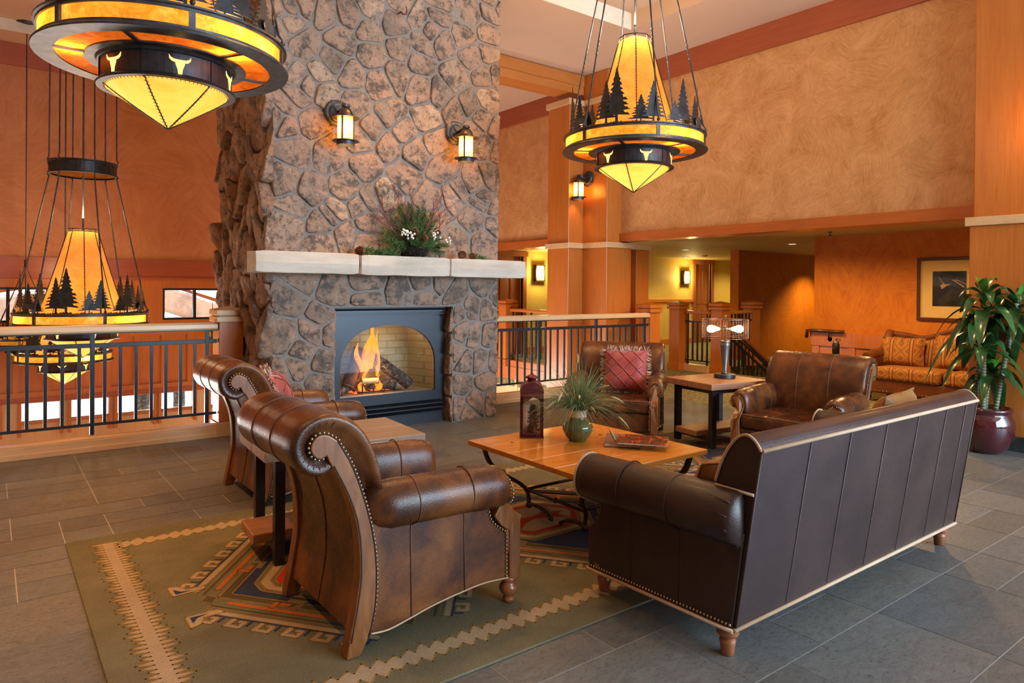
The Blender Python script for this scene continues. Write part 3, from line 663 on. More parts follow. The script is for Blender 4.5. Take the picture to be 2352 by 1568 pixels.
UP = [(2.12,3.88),(2.44,3.91),(2.13,3.74),(2.70,3.94),(2.91,4.06),(3.25,4.20),(3.42,4.11),(3.68,4.30),(3.67,4.18),(4.03,4.29),(4.35,4.48),(4.33,4.38),(4.42,4.44),(2.03,3.84),(2.28,3.94),(2.26,3.58),(2.62,3.70),(2.89,3.84),(3.17,3.97),(3.70,3.93),(3.98,4.05),(4.29,4.12),(4.09,3.86),(4.28,3.92),(2.92,3.63),(3.24,3.76),(3.47,3.83),(3.44,3.67),(2.54,3.47),(2.20,3.27),(2.42,3.34),(2.71,3.38),(2.29,3.22),(3.20,3.47),(3.01,3.35),(3.87,3.58),(4.24,3.68),(4.39,3.71),(2.20,3.09),(2.46,3.19),(2.75,3.13),(3.44,3.39),(3.70,3.38),(4.04,3.35),(4.29,3.43),(2.11,2.99),(2.02,2.88),(2.11,2.84),(2.32,2.89),(3.12,3.08),(3.54,3.11),(3.85,3.25),(4.21,3.20),(2.93,2.91),(3.26,2.93),(2.82,2.79),(3.11,2.78),(3.39,2.76),(3.64,2.88),(4.10,3.04),(4.28,2.93),(4.40,3.11),(2.18,2.61),(2.50,2.62),(2.88,2.56),(3.26,2.50),(3.73,2.64),(4.12,2.51),(4.33,2.61),(4.40,2.90),(2.09,2.34),(2.33,2.27),(2.67,2.33),(2.89,2.22),(2.18,2.10),(3.90,2.39),(4.20,2.33),(4.42,2.24),(2.56,2.08),(2.02,3.67),(2.02,3.37),(3.60,4.00),(2.14,1.97),(2.54,2.06),(2.43,1.96),(2.45,1.82),(2.67,1.89),(3.10,2.31),(3.59,2.27),(3.87,2.36),(3.63,2.10),(4.12,2.15),(4.21,2.35),(3.89,1.87),(4.25,1.87),(4.41,2.11),(2.89,2.02),(3.34,2.03),(3.44,1.83),(3.16,1.82),(2.86,1.82),(2.82,2.17)]
LO = [(2.53,1.33),(2.16,1.30),(2.91,1.28),(3.24,1.33),(3.55,1.30),(3.88,1.33),(4.26,1.41),(3.52,1.45),(2.90,1.44),(3.71,1.45),(2.25,1.44),(2.44,1.13),(2.09,0.95),(2.36,0.98),(2.53,0.98),(2.26,0.82),(2.46,0.70),(2.21,0.67),(2.41,0.51),(2.07,0.62),(2.16,0.42),(2.35,0.30),(2.11,0.30),(3.91,1.12),(4.11,1.19),(4.30,1.17),(3.98,0.95),(4.32,0.90),(4.13,0.91),(3.88,0.71),(4.01,0.61),(4.22,0.60),(3.97,0.39),(4.29,0.40),(3.91,0.15),(4.16,0.18),(4.38,0.19),(4.06,0.06),(4.42,1.30),(4.41,0.59)]
# ================================================================== FIREPLACE
def clip(poly, px, py, nx, ny):
    out = []; n = len(poly)
    for i in range(n):
        a, b = poly[i], poly[(i + 1) % n]
        da = (a[0] - px) * nx + (a[1] - py) * ny; db = (b[0] - px) * nx + (b[1] - py) * ny
        if da <= 0: out.append(a)
        if (da < 0) != (db < 0) and abs(da - db) > 1e-12:
            t = da / (da - db); out.append((a[0] + (b[0] - a[0]) * t, a[1] + (b[1] - a[1]) * t))
    return out
def cells(sites, x0, x1, z0, z1, ay=1.0):
    res = []
    for i, (sx, sz) in enumerate(sites):
        poly = [(x0, z0), (x1, z0), (x1, z1), (x0, z1)]
        for j, (tx, tz) in enumerate(sites):
            if i == j: continue
            if (tx - sx) ** 2 + ((tz - sz) * ay) ** 2 > 2.2: continue
            nx, nz = tx - sx, (tz - sz) * ay * ay
            poly = clip(poly, (sx + tx) / 2, (sz + tz) / 2, nx, nz)
            if len(poly) < 3: break
        res.append(poly if len(poly) >= 3 else None)
    return res
def inset(poly, d):
    ar = sum(poly[i][0] * poly[(i + 1) % len(poly)][1] - poly[(i + 1) % len(poly)][0] * poly[i][1] for i in range(len(poly)))
    if ar < 0: poly = poly[::-1]
    out = poly
    n = len(poly)
    for i in range(n):
        a, b = poly[i], poly[(i + 1) % n]; ex, ey = b[0] - a[0], b[1] - a[1]; l = math.hypot(ex, ey)
        if l < 1e-6: continue
        nx, ny = ey / l, -ex / l
        out = clip(out, a[0] - nx * d, a[1] - ny * d, nx, ny)
        if len(out) < 3: return None
    return out
def chaikin(p, k=2, c=.25):
    for _ in range(k):
        q = []
        for i in range(len(p)):
            a, b = p[i], p[(i + 1) % len(p)]
            q.append((a[0] + (b[0] - a[0]) * c, a[1] + (b[1] - a[1]) * c)); q.append((a[0] + (b[0] - a[0]) * (1 - c), a[1] + (b[1] - a[1]) * (1 - c)))
        p = q
    return p
def resample(p, n):
    L = [0]
    for i in range(len(p)):
        a, b = p[i], p[(i + 1) % len(p)]; L.append(L[-1] + math.hypot(b[0] - a[0], b[1] - a[1]))
    out = []; j = 0
    for k in range(n):
        t = L[-1] * k / n
        while L[j + 1] < t: j += 1
        a, b = p[j], p[(j + 1) % len(p)]; f = (t - L[j]) / max(1e-9, L[j + 1] - L[j])
        out.append((a[0] + (b[0] - a[0]) * f, a[1] + (b[1] - a[1]) * f))
    return out
PAL = [(.36, .235, .17), (.28, .20, .15), (.42, .30, .215), (.39, .235, .17), (.17, .145, .125), (.30, .235, .185), (.50, .37, .27), (.22, .175, .145), (.36, .26, .185)]
def stones(mb, cols, polys, f3, gap, hmin, hmax, seed, pal=PAL, n=26, rough=.5, tilt=.12):
    rg = random.Random(seed)
    for poly in polys:
        if not poly: continue
        p = inset(poly, gap)
        if not p: continue
        area = abs(sum(p[i][0] * p[(i + 1) % len(p)][1] - p[(i + 1) % len(p)][0] * p[i][1] for i in range(len(p)))) / 2
        if area < .002: continue
        p = resample(chaikin(p, 1, .14), n); s0 = rg.random() * 50
        cx = sum(q[0] for q in p) / n; cz = sum(q[1] for q in p) / n
        h = rg.uniform(hmin, hmax); tx, tz = rg.uniform(-tilt, tilt), rg.uniform(-tilt, tilt)
        c = rg.choice(pal); m_ = rg.uniform(.8, 1.2); c = (c[0] * m_ * 1.06, c[1] * m_, c[2] * m_ * .9)
        sz = math.sqrt(area); base = len(mb.v); vs = []
        for ri, (sc, hf) in enumerate(((1.0, -.012), (.992, .45), (.972, .80), (.92, .97), (.70, 1.0), (.45, 1.0), (.2, 1.0))):
            for q in p:
                wob = 1 + .05 * noise.noise(Vector((q[0] * 26, q[1] * 26, s0))) + .03 * noise.noise(Vector((q[0] * 70, q[1] * 70, s0)))
                u = cx + (q[0] - cx) * sc * wob; w = cz + (q[1] - cz) * sc * wob
                hh = hf if ri == 0 else h * hf * (1 + rough * noise.noise(Vector((u * 7, w * 7, s0)))) + (u - cx) * tx * hf + (w - cz) * tz * hf + .010 * rough * 2 * noise.noise(Vector((u * 30, w * 30, s0))) * (ri > 1)
                vs.append(f3(u, w, hh))
        vs.append(f3(cx, cz, h)); fs = []
        for r in range(6):
            for j in range(n): fs.append((r * n + j, r * n + (j + 1) % n, (r + 1) * n + (j + 1) % n, (r + 1) * n + j))
        for j in range(n): fs.append((6 * n + j, 6 * n + (j + 1) % n, 7 * n))
        mb.add(vs, fs, 0, True); cols += [(*c, 1)] * len(vs)
FX0, FX1, FY0, FY1 = 1.985, 4.44, 6.10, 7.70; OX0, OX1, OZ = 2.575, 3.868, 1.205
fp = thing('fireplace', 'tall fieldstone chimney with an arched gas firebox', 'fireplace', (3.2, 6.9, 0)); o = fp.location
mb = MB(); mb.box(FX0, OX0, FY0, FY1, 0, OZ); mb.box(OX1, FX1, FY0, FY1, 0, OZ); mb.box(FX0, FX1, FY0, FY1, OZ, 4.618); mb.box(OX0, OX1, 7.0, FY1, 0, OZ)
mb.build('mortar_core', M['mortar'], fp, off=o)
ch = MB(); ch.box(2.0, 4.42, 6.92, 7.68, -3.3, -.01); ch.build('lower_chimney', M['mortar'], fp, off=o)
front = lambda u, w, h: (u, FY0 - h, w)
sites = UP; pol = cells(sites, FX0 - .012, FX1 + .012, 1.6, 4.618)
mb = MB(); cols = []
stones(mb, cols, pol, front, .0115, .012, .026, 3, n=40, rough=.8, tilt=.07)
lo = cells(LO, FX0 - .012, FX1 + .012, 0.0, 1.6); lo2 = []
for s, p in zip(LO, lo):
    if p:
        if s[1] > OZ - .03:
            if min(q[0] for q in p) < OX1 and max(q[0] for q in p) > OX0: p = clip(p, 0, OZ + .005, 0, -1)
        elif s[0] < 3.2: p = clip(p, OX0 + .004, 0, 1, 0)
        else: p = clip(p, OX1 - .004, 0, -1, 0)
    lo2.append(p if p and len(p) >= 3 else None)
PAL2 = [(.20, .15, .12), (.15, .115, .095), (.26, .175, .125), (.12, .10, .09), (.30, .20, .14), (.18, .13, .105)]
stones(mb, cols, lo2, front, .0125, .010, .024, 5, PAL2, n=36, rough=.8, tilt=.07)
mb.build('front_facing', M['fieldstone'], fp, off=o, colors=cols)
# left return: long rough split stones standing on end
rg = random.Random(11); ss = []
for i in range(12):
    for j in range(8): ss.append((FY0 + .08 + j * .205 + rg.uniform(-.055, .055), .15 + i * .40 + (.2 if j % 2 else 0) + rg.uniform(-.12, .12)))
pol = cells(ss, FY0 - .03, FY1, 0, 4.618, .42)
PAL3 = [(.24, .10, .045), (.30, .135, .06), (.19, .08, .04), (.35, .17, .085), (.14, .07, .04)]
mb = MB(); cols = []
stones(mb, cols, pol, lambda u, w, h: (FX0 - h, u, w), .011, .035, .085, 8, PAL3, 34, .45, .3)
mb.build('side_facing', M['fieldstone'], fp, off=o, colors=cols)
# stones lining the right jamb of the opening
ss = [(6.16 + .17 * j + rg.uniform(-.03, .03), .12 + .24 * i + rg.uniform(-.04, .04)) for i in range(5) for j in range(2)]
mb = MB(); cols = []
stones(mb, cols, cells(ss, 6.09, 6.5, 0, OZ), lambda u, w, h: (OX1 - h, u, w), .010, .012, .026, 9, PAL3, 20)
stones(mb, cols, cells(ss, 6.09, 6.5, 0, OZ), lambda u, w, h: (OX0 + h, u, w), .010, .006, .012, 10, PAL3, 20)
mb.build('opening_jambs', M['fieldstone'], fp, off=o, colors=cols)

# gas firebox set in the opening
fb = thing('firebox', 'black metal firebox with arched glass front set in the stone chimney', 'firebox', (3.21, 6.3, 0)); o = fb.location
bx0, bx1, by = 2.592, 3.835, 6.225; gx0, gx1, gz0, gz1, gtop = 2.685, 3.735, .335, .60, 1.02
arch = [(gx0, gz0), (gx1, gz0), (gx1, gz1)]
cxm = (gx0 + gx1) / 2; rx = (gx1 - gx0) / 2
arch += [(cxm + rx * math.cos(PI * i / 28) ** 1.0 if False else cxm + rx * math.copysign(abs(math.cos(PI * i / 28)) ** .86, math.cos(PI * i / 28)), gz1 + (gtop - gz1) * math.sin(PI * i / 28) ** .86) for i in range(1, 28)] + [(gx0, gz1)]
def ring_panel(mb, outer, inner, y0, y1, m=0):
    n = len(inner)
    for yy, fl in ((y0, False), (y1, True)):
        vs = [(q[0], yy, q[1]) for q in outer] + [(q[0], yy, q[1]) for q in inner]
        mb.add(vs, [(i, (i + 1) % n, n + (i + 1) % n, n + i) for i in range(n)], m)
    mb.add([(q[0], y0, q[1]) for q in inner] + [(q[0], y1, q[1]) for q in inner], [(i, (i + 1) % n, n + (i + 1) % n, n + i) for i in range(n)], m)
    mb.add([(q[0], y0, q[1]) for q in outer] + [(q[0], y1, q[1]) for q in outer], [(i, (i + 1) % n, n + (i + 1) % n, n + i) for i in range(n)], m)
def to_rect(q, x0, x1, z0, z1, c):
    dx, dz = q[0] - c[0], q[1] - c[1]; t = 1e9
    if dx > 1e-9: t = min(t, (x1 - c[0]) / dx)
    if dx < -1e-9: t = min(t, (x0 - c[0]) / dx)
    if dz > 1e-9: t = min(t, (z1 - c[1]) / dz)
    if dz < -1e-9: t = min(t, (z0 - c[1]) / dz)
    return (c[0] + dx * t, c[1] + dz * t)
pz0, pz1 = .235, 1.10
def arch_fine():
    base = resample(arch, 120); return base
ai = arch_fine(); ao = [to_rect(q, bx0, bx1, pz0, pz1, (cxm, .62)) for q in ai]
mb = MB(); ring_panel(mb, ao, ai, by, by + .03); mb.build('face_panel', M['firebox_black'], fb, off=o)
mb = MB(); mb.prism([(6.19, 1.19), (6.24, 1.15), (6.24, 1.2), (6.19, 1.2)], lambda a, b: (bx0, a, b), lambda a, b: (bx1, a, b)); mb.box(bx0, bx1, 6.215, 6.25, 1.15, 1.195)
mb.box(bx0, bx1, 6.20, 6.27, 1.128, 1.139); mb.box(bx0, bx1, 6.24, 6.27, 1.10, 1.15); mb.build('top_louver', M['firebox_black'], fb, off=o)
mb = MB(); mb.box(bx0, bx1, 6.215, 6.26, .0, .10); mb.box(bx0, bx1, 6.25, 6.27, .10, .235)
for z in (.105, .15, .195): mb.prism([(6.20, z + .012), (6.25, z + .035), (6.25, z + .03), (6.2, z)], lambda a, b: (bx0, a, b), lambda a, b: (bx1, a, b))
mb.build('bottom_louver', M['firebox_black'], fb, off=o)
mb = MB(); mb.box(bx0, bx0 + .03, 6.23, 6.8, 0, 1.19); mb.box(bx1 - .03, bx1, 6.23, 6.8, 0, 1.19); mb.box(bx0, bx1, 6.27, 6.8, 1.08, 1.10); mb.build('metal_shell', M['firebox_black'], fb, off=o)
mb = MB(); mb.box(2.66, 3.78, 6.70, 6.76, .32, 1.07); mb.bar((2.64, 6.27, .7), (2.76, 6.72, .7), .03, .75); mb.bar((3.80, 6.27, .7), (3.68, 6.72, .7), .03, .75); mb.box(2.63, 3.81, 6.26, 6.76, .305, .33)
mb.build('brick_liner', M['firebrick'], fb, off=o)
mb = MB(); mb.prism(ai, lambda a, b: (a, 6.262, b), lambda a, b: (a, 6.266, b)); mb.build('glass_pane', M['window_glass'], fb, off=o)
mb = MB()
for x in (2.98, 3.10, 3.22, 3.34): mb.tube([(x, 6.36, .42), (x, 6.365, .345), (x, 6.60, .345)], .008, 6)
mb.tube([(2.93, 6.37, .348), (3.42, 6.37, .348)], .008, 6); mb.build('grate', M['black_iron'], fb, off=o)
def log(p, q, r, label, m='bark', seed=0):
    p, q = Vector(p), Vector(q); path = [p.lerp(q, i / 8) + Vector((noise.noise(Vector((seed, i * .8, 0))), noise.noise(Vector((seed, i * .8, 5))), noise.noise(Vector((seed, i * .8, 9))))) * .008 for i in range(9)]
    t = thing('log', label, 'log', p, 0, 'gas logs in the firebox')
    mb = MB(); mb.tube(path, [r * (1 + .12 * noise.noise(Vector((seed, i, 3)))) for i in range(9)], 14, cap=False); mb.build('bark', M[m], t, off=p)
    e = MB(); d = (q - p).normalized()
    for c, s in ((path[0], -1), (path[-1], 1)): e.tube([c, c + d * s * .004], [r * .97, r * .90], 14)
    e.build('cut_end', M['cut_wood'], t, off=p)
log((3.08, 6.47, .73), (3.53, 6.40, .39), .062, 'long grey log leaning down to the right in the firebox', seed=1)
log((3.02, 6.52, .77), (2.86, 6.44, .42), .066, 'charred log leaning left behind the flame', 'charred', 2)
log((2.97, 6.50, .43), (3.37, 6.42, .40), .055, 'dark log lying across the grate in the firebox', seed=3)
log((2.99, 6.40, .455), (3.16, 6.38, .455), .030, 'short pale log at the front of the grate', 'cut_wood', 4)
log((2.73, 6.46, .335), (2.745, 6.47, .53), .048, 'short log standing upright at the left of the firebox', seed=5)
log((2.72, 6.37, .37), (2.90, 6.50, .40), .042, 'small log lying at the left corner of the firebox', seed=6)
log((3.0, 6.54, .40), (3.15, 6.55, .78), .05, 'charred log upright behind the other logs', 'charred', 7)
mb = MB(); rg = random.Random(4)
for (x, z, h, r, b) in ((3.04, .56, .44, .085, .05), (3.10, .58, .46, .08, -.01), (3.15, .50, .47, .045, .02), (2.98, .55, .30, .06, -.04), (3.02, .42, .20, .03, .05), (3.20, .40, .12, .03, -.02), (2.99, .36, .10, .05, .0), (3.16, .36, .09, .05, .02)):
    y = 6.40; path = []; rs = []
    for i in range(12):
        f = i / 11; path.append((x + b * f + .02 * math.sin(f * 5 + x * 30), y + .02 * math.sin(f * 4), z + h * f)); rs.append(r * (math.sin(PI * min(1, f * .9 + .12)) ** .8) * (1 - f * .6) + .002)
    mb.tube(path, rs, 12, flat=.5, cap=False)
tag(mb.build('flame', M['flame']), 'orange gas flames rising between the logs in the firebox', 'fire', kind='stuff')
mb = MB()
for i in range(60):
    mb.ball((rg.uniform(2.92, 3.36), rg.uniform(6.42, 6.56), .338), rg.uniform(.008, .016), 6, 4)
tag(mb.build('embers', M['ember']), 'glowing red embers under the grate in the firebox', 'embers', kind='stuff')
lamp('fire_light', 'POINT', (3.08, 6.36, .55), 3.5, (1, .42, .10), radius=.08)
lamp('fire_light', 'POINT', (3.35, 6.40, .95), 1.8, (1, .72, .42), radius=.05)

# mantel of three sawn stone slabs
mt = thing('mantel', 'pale sawn limestone mantel shelf in three slabs across the chimney', 'mantel', (3.2, 5.97, 1.5)); o = mt.location
rg = random.Random(2)
def slab(x0, x1, dz):
    mb = MB(); n = 14; rings = []
    for i in range(n + 1):
        x = x0 + (x1 - x0) * i / n; j = lambda s: .006 * noise.noise(Vector((x * 6, s * 3.1, 2)))
        e = .008 if i in (0, n) else 0
        rings.append([(x, 5.845 + j(1) + e, 1.512 + dz + j(2) + e), (x, 5.835 + j(3) + e, 1.60 + dz), (x, 5.845 + j(4) + e, 1.698 + dz - e), (x, 6.095, 1.698 + dz), (x, 6.095, 1.512 + dz)])
    mb.loft(rings, 0, False); mb.build('slab', M['limestone'], mt, .006, off=o)
slab(1.775, 2.70, .004); slab(2.722, 3.672, -.002); slab(3.686, 4.635, -.004)
mb = MB(); mb.prism([(2.695, 1.69), (2.712, 1.60), (2.70, 1.52), (2.722, 1.52), (2.73, 1.60), (2.722, 1.69)], lambda a, b: (a, 5.85, b), lambda a, b: (a, 6.09, b)); mb.build('mortar_joint', M['joint_brown'], mt, off=o)
mb = MB(); mb.box(3.671, 3.687, 5.85, 6.09, 1.515, 1.688); mb.build('mortar_joint', M['joint_brown'], mt, off=o)
mb = MB(); mb.tube([(3.20, 6.09, 4.08), (3.20, 6.02, 4.08), (3.20, 5.99, 4.05), (3.235, 5.98, 4.05), (3.25, 6.0, 4.10), (3.255, 6.02, 4.13)], .006, 6)
tag(mb.build('hook', M['hook_red']), 'small dark red bent hook high on the chimney face', 'hook')

# lantern sconces
def sconce(label, x, y, z, rot=0):
    """arm leaves the plate along local -y; x,y,z is the plate centre on the wall face"""
    t = thing('wall_lantern', label, 'wall lamp', (x, y, z), rot, 'iron lantern sconces')
    mb = MB(); mb.lathe([(0, 0), (.118, 0), (.122, .008), (.110, .018), (.088, .020), (.084, .030), (.070, .036), (0, .040)], 32, axis='y', sm=False)
    for a in range(4): mb.ball((.103 * math.cos(a * PI / 2 + .6), -.02, .103 * math.sin(a * PI / 2 + .6)), .007, 6, 4)
    mb.build('backplate', M['grey_iron'], t)
    mb = MB(); mb.tube([(0, -.03, 0), (0, -.10, .012), (0, -.20, .03)], .014, 10); mb.tube([(-.028, -.20, .03), (.028, -.20, .03)], .020, 12); mb.ball((-.030, -.20, .03), .013, 8, 5); mb.ball((.03, -.20, .03), .013, 8, 5)
    mb.prism([(-.05, .05), (.0, .012), (.05, .05), (.012, 0), (.05, -.05), (0, -.012), (-.05, -.05), (-.012, 0)], lambda a, b: (a, -.036, b), lambda a, b: (a, -.046, b)); mb.build('arm', M['grey_iron'], t)
    c = (0, -.20, 0)
    mb = MB(); mb.lathe([(0, .01), (.025, .004), (.05, -.015), (.069, -.045), (.076, -.075), (.0, -.075)], 28, c); 
    for a in range(4):
        tt = a * PI / 2 + .4; mb.tube([(c[0] + .078 * math.cos(tt) * math.sin(s), c[1] + .078 * math.sin(tt) * math.sin(s), -.075 + .088 * math.cos(s)) for s in [PI / 2 * q / 6 for q in range(7)]], .004, 5)
    mb.build('dome_cap', M['bronze_iron'], t)
    mb = MB(); mb.lathe([(.07, -.074), (.120, -.079), (.120, -.084), (.07, -.082)], 32, c, sm=False); mb.build('brim', M['bronze_iron'], t)
    mb = MB(); mb.lathe([(.072, -.083), (.072, -.287)], 32, c); mb.build('glass_shade', M['sconce_glass'], t)
    mb = MB()
    for a in range(4):
        tt = a * PI / 2 + .75; p = (c[0] + .075 * math.cos(tt), c[1] + .075 * math.sin(tt)); mb.bar((p[0], p[1], -.083), (p[0], p[1], -.29), .016, .006, up=(math.cos(tt), math.sin(tt), 0))
    mb.build('straps', M['grey_iron'], t)
    mb = MB(); mb.lathe([(.076, -.282), (.118, -.287), (.118, -.292), (.080, -.293), (.080, -.325), (.074, -.325), (.074, -.284)], 32, c, sm=False); mb.build('bottom_ring', M['grey_iron'], t)
    return t
sconce('iron lantern sconce with amber glass on the left of the chimney face', 2.565, 6.06, 3.0)
sconce('iron lantern sconce with amber glass on the right of the chimney face', 3.86, 6.06, 3.0)
sconce('iron lantern sconce glowing on the panelled column, right of the chimney', 7.188, 7.72 - .15, 3.05, -PI / 2)
for p in ((2.565, 5.86, 2.82), (3.86, 5.86, 2.82), (6.99, 7.57, 2.87), (7.05, 1.8, 2.85)): lamp('lantern_or_assumed_bulb', 'POINT', p, 9, WARM2, radius=.03)  # last one added for an assumed lantern by the right column; no fitting built
def wall_box(label, x, y, z, flip=1):
    t = thing('wall_light', label, 'wall light', (x, y, z), 0, 'box lights on the yellow corridor wall')
    mb = MB(); mb.box(-.105, .105, -.085, -.002, -.155, .155); mb.build('opal_glass', M['opal_glow'], t)
    mb = MB(); w, h, d = .115, .165, .09
    for xx in (-w, w): mb.box(xx - .012, xx + .012, -d - .008, 0, -h, h)
    for zz in (-h, h): mb.box(-w - .012, w + .012, -d - .008, 0, zz - .012, zz + .012)
    mb.box(-w, w, -d - .006, -d, .055, .070)
    for xx in (-.03, .03): mb.box(xx - .006, xx + .006, -d - .006, -d, -h, .06)
    mb.build('frame', M['bronze_iron'], t)
    lamp('wall_light_bulb', 'POINT', (x, y - .22, z), 22, (1, .72, .26), radius=.07)
wall_box('square framed wall light on the yellow wall left of the panelled column', 9.53, 11.6, 1.735)
wall_box('square framed wall light on the yellow corridor wall beside the brown door', 14.47, 11.6, 1.72)
# ================================================================== CHANDELIERS
def tree_poly(h, w, seed):
    rg = random.Random(seed); pts = []; n = 7
    n = 9; w = w * 1.5
    L = [(-.012 * h / .5, 0), (-.012 * h / .5, h * .16)]
    for i in range(n):
        z0 = h * (.16 + .80 * i / n); z1 = h * (.16 + .80 * (i + .9) / n); ww = w * (1 - i / (n + .3)) * rg.uniform(.85, 1.1)
        L += [(-ww, z0 - h * .014), (-ww * .80, z0 + h * .022), (-ww * .78, z0 + h * .036), (-ww * .60, z0 + h * .034), (-ww * .50, z1)]
    Rr_ = [(-x, z + h * rg.uniform(-.012, .012)) for x, z in reversed(L[2:])]
    return L + [(0, h)] + Rr_ + [(.012 * h / .5, h * .16), (.012 * h / .5, 0)]
def plate(mb, poly, rad, ang, z0, th=.006):
    """a cut plate standing on the ring at radius rad, facing outward"""
    ca, sa = math.cos(ang), math.sin(ang)
    f = lambda r: (lambda a, b: (r * ca - a * sa, r * sa + a * ca, z0 + b))
    mb.prism(poly, f(rad), f(rad + th))
SKULL = [(0, -.060), (.012, -.058), (.015, -.03), (.026, .0), (.030, .016), (.048, .020), (.064, .036), (.066, .062), (.054, .044), (.036, .036), (.016, .034), (-.016, .034), (-.036, .036), (-.054, .044), (-.066, .062), (-.064, .036), (-.048, .020), (-.030, .016), (-.026, 0), (-.015, -.03), (-.012, -.058)]
BEAR = [(-.11, 0), (-.10, .05), (-.115, .075), (-.09, .105), (-.03, .115), (.03, .108), (.065, .12), (.09, .115), (.12, .095), (.10, .08), (.075, .07), (.07, .0), (.045, 0), (.04, .045), (-.04, .045), (-.05, 0), (-.075, 0), (-.08, .03), (-.09, 0)]
ELK = [(-.12, 0), (-.115, .055), (-.125, .085), (-.10, .105), (-.02, .105), (.03, .11), (.055, .14), (.04, .18), (.0, .21), (.035, .20), (.05, .17), (.055, .22), (.065, .17), (.075, .15), (.11, .13), (.115, .115), (.075, .11), (.06, .075), (.06, 0), (.04, 0), (.035, .05), (-.05, .05), (-.065, 0), (-.08, 0), (-.085, .04), (-.10, 0)]
RO = .65; BH = .150
def chandelier(label, loc, rot, ceil, full=True):
    t = thing('chandelier', label, 'chandelier', loc, rot)
    I = M['grey_iron']
    # ring frame: flanged rims, six upright dividers; z=0 is the ring's underside
    mb = MB()
    mb.lathe([(.608, BH), (RO - .01, BH), (RO + .012, BH - .004), (RO + .012, BH - .014), (RO, BH - .018), (RO, BH - .032), (.640, BH - .032), (.640, BH - .012), (.608, BH - .008), (.608, BH)], 72, sm=False)
    mb.lathe([(.562, 0), (RO + .02, 0), (RO + .024, .008), (RO + .016, .020), (RO, .026), (RO, .038), (.640, .038), (.640, .010), (.562, .008), (.562, 0)], 72, sm=False)
    for i in range(6):
        a = i * PI / 3; mb.bar((.645 * math.cos(a), .645 * math.sin(a), .03), (.645 * math.cos(a), .645 * math.sin(a), BH - .03), .030, .016, up=(math.cos(a), math.sin(a), 0))
    rfo = mb.build('ring_frame', I, t)
    for i in range(6):
        a0 = i * PI / 3 + .02; mb = MB(); mb.lathe([(.638, .034), (.638, BH - .028)], 14, a0=a0, a1=a0 + PI / 3 - .04); mb.build('mica_panel', M['amber_mica'], rfo)
    # underside: radial bars, six flat mica panels, inner annulus
    mb = MB(); mb.lathe([(.355, -.002), (.425, -.002), (.425, .010), (.355, .010), (.355, -.002)], 60, sm=False)
    for i in range(6):
        a = i * PI / 3 + PI / 6; mb.bar((.42 * math.cos(a), .42 * math.sin(a), .004), (.572 * math.cos(a), .572 * math.sin(a), .004), .028, .012)
    ufo = mb.build('underside_frame', I, t)
    for i in range(6):
        a0 = i * PI / 3 + PI / 6; mb = MB(); mb.lathe([(.42, .007), (.570, .007)], 12, a0=a0 + .03, a1=a0 + PI / 3 - .03); mb.build('underside_panel', M['amber_under'], ufo)
    # drum with longhorn cut-outs
    zd0, zd1 = -.150, 0
    mb = MB(); mb.lathe([(.372, -.002), (.362, -.016), (.348, -.018), (.348, zd0 + .022), (.362, zd0 + .014), (.372, zd0 + .004), (.366, zd0 - .004), (.330, zd0 - .004), (.330, zd0 + .004), (.340, zd0 + .01), (.340, -.004)], 60, sm=False)
    for i in range(6):
        a = i * PI / 3 + PI / 6; mb.bar((.350 * math.cos(a), .350 * math.sin(a), zd0 + .015), (.350 * math.cos(a), .350 * math.sin(a), -.012), .016, .008, up=(math.cos(a), math.sin(a), 0))
    dro = mb.build('drum', M['black_iron'], t)
    for i in range(6):
        a = i * PI / 3; mb = MB(); ca, sa = math.cos(a), math.sin(a)
        f = lambda r: (lambda u, w: (math.sqrt(max(0, r * r - u * u)) * ca - u * sa, math.sqrt(max(0, r * r - u * u)) * sa + u * ca, -.080 + w))
        mb.prism([(u * .85, w * .85) for u, w in SKULL], f(.346), f(.3505)); mb.build('longhorn_cutout', M['lit_cutout'], dro)
    # lower bowl: six laced rawhide gores
    tip = -.365; zt = zd0 + .002
    mb = MB()
    for i in range(6):
        a0, a1 = i * PI / 3 + PI / 6, (i + 1) * PI / 3 + PI / 6
        def fn(u, v):
            a = a0 + (a1 - a0) * u; k = math.cos(PI / 6) / math.cos((u - .5) * PI / 3); k = k * v + (1 - v) * 1
            r = .335 * (1 - v) ** 1.0 * (1 - .0 * v) * (k if v > .05 else 1); z = zt + (tip - zt) * (v ** .92)
            return (r * math.cos(a), r * math.sin(a), z)
        mb.sheet(fn, 6, 8)
    rbo = mb.build('rawhide_bowl', M['rawhide_bowl'], t)
    mb = MB()
    def lace(mb, pts, r, step):
        mb.tube(pts, r, 6)
        for p, q in zip(pts, pts[1:]):
            p, q = Vector(p), Vector(q); n = max(1, int((q - p).length / step)); d = (q - p).normalized(); tv = Vector((-p.y - q.y, p.x + q.x, 0)); tv = tv.normalized() if tv.length > 1e-5 else Vector((1, 0, 0))
            if abs(tv.dot(d)) > .8: tv = Vector((0, 0, 1))
            for j in range(n):
                c = p.lerp(q, (j + .5) / n); out = Vector((c.x, c.y, 0)); out = out.normalized() * .004 if out.length > 1e-5 else Vector((0, 0, 0))
                mb.tube([c - tv * .011 + out, c + tv * .011 + d * .008 + out], .0018, 4, cap=False)
    for i in range(6):
        a = i * PI / 3 + PI / 6; lace(mb, [(.337 * (1 - v) * math.cos(a), .337 * (1 - v) * math.sin(a), zt + (tip - .004 - zt) * v ** .92) for v in (0, .25, .5, .75, 1)], .004, .022)
    for i in range(90):
        a = i * 2 * PI / 90; mb.tube([(.340 * math.cos(a), .340 * math.sin(a), zt + .006), (.322 * math.cos(a + .03), .322 * math.sin(a + .03), zt - .012)], .0018, 4, cap=False)
    mb.build('lacing', M['black_iron'], rbo)
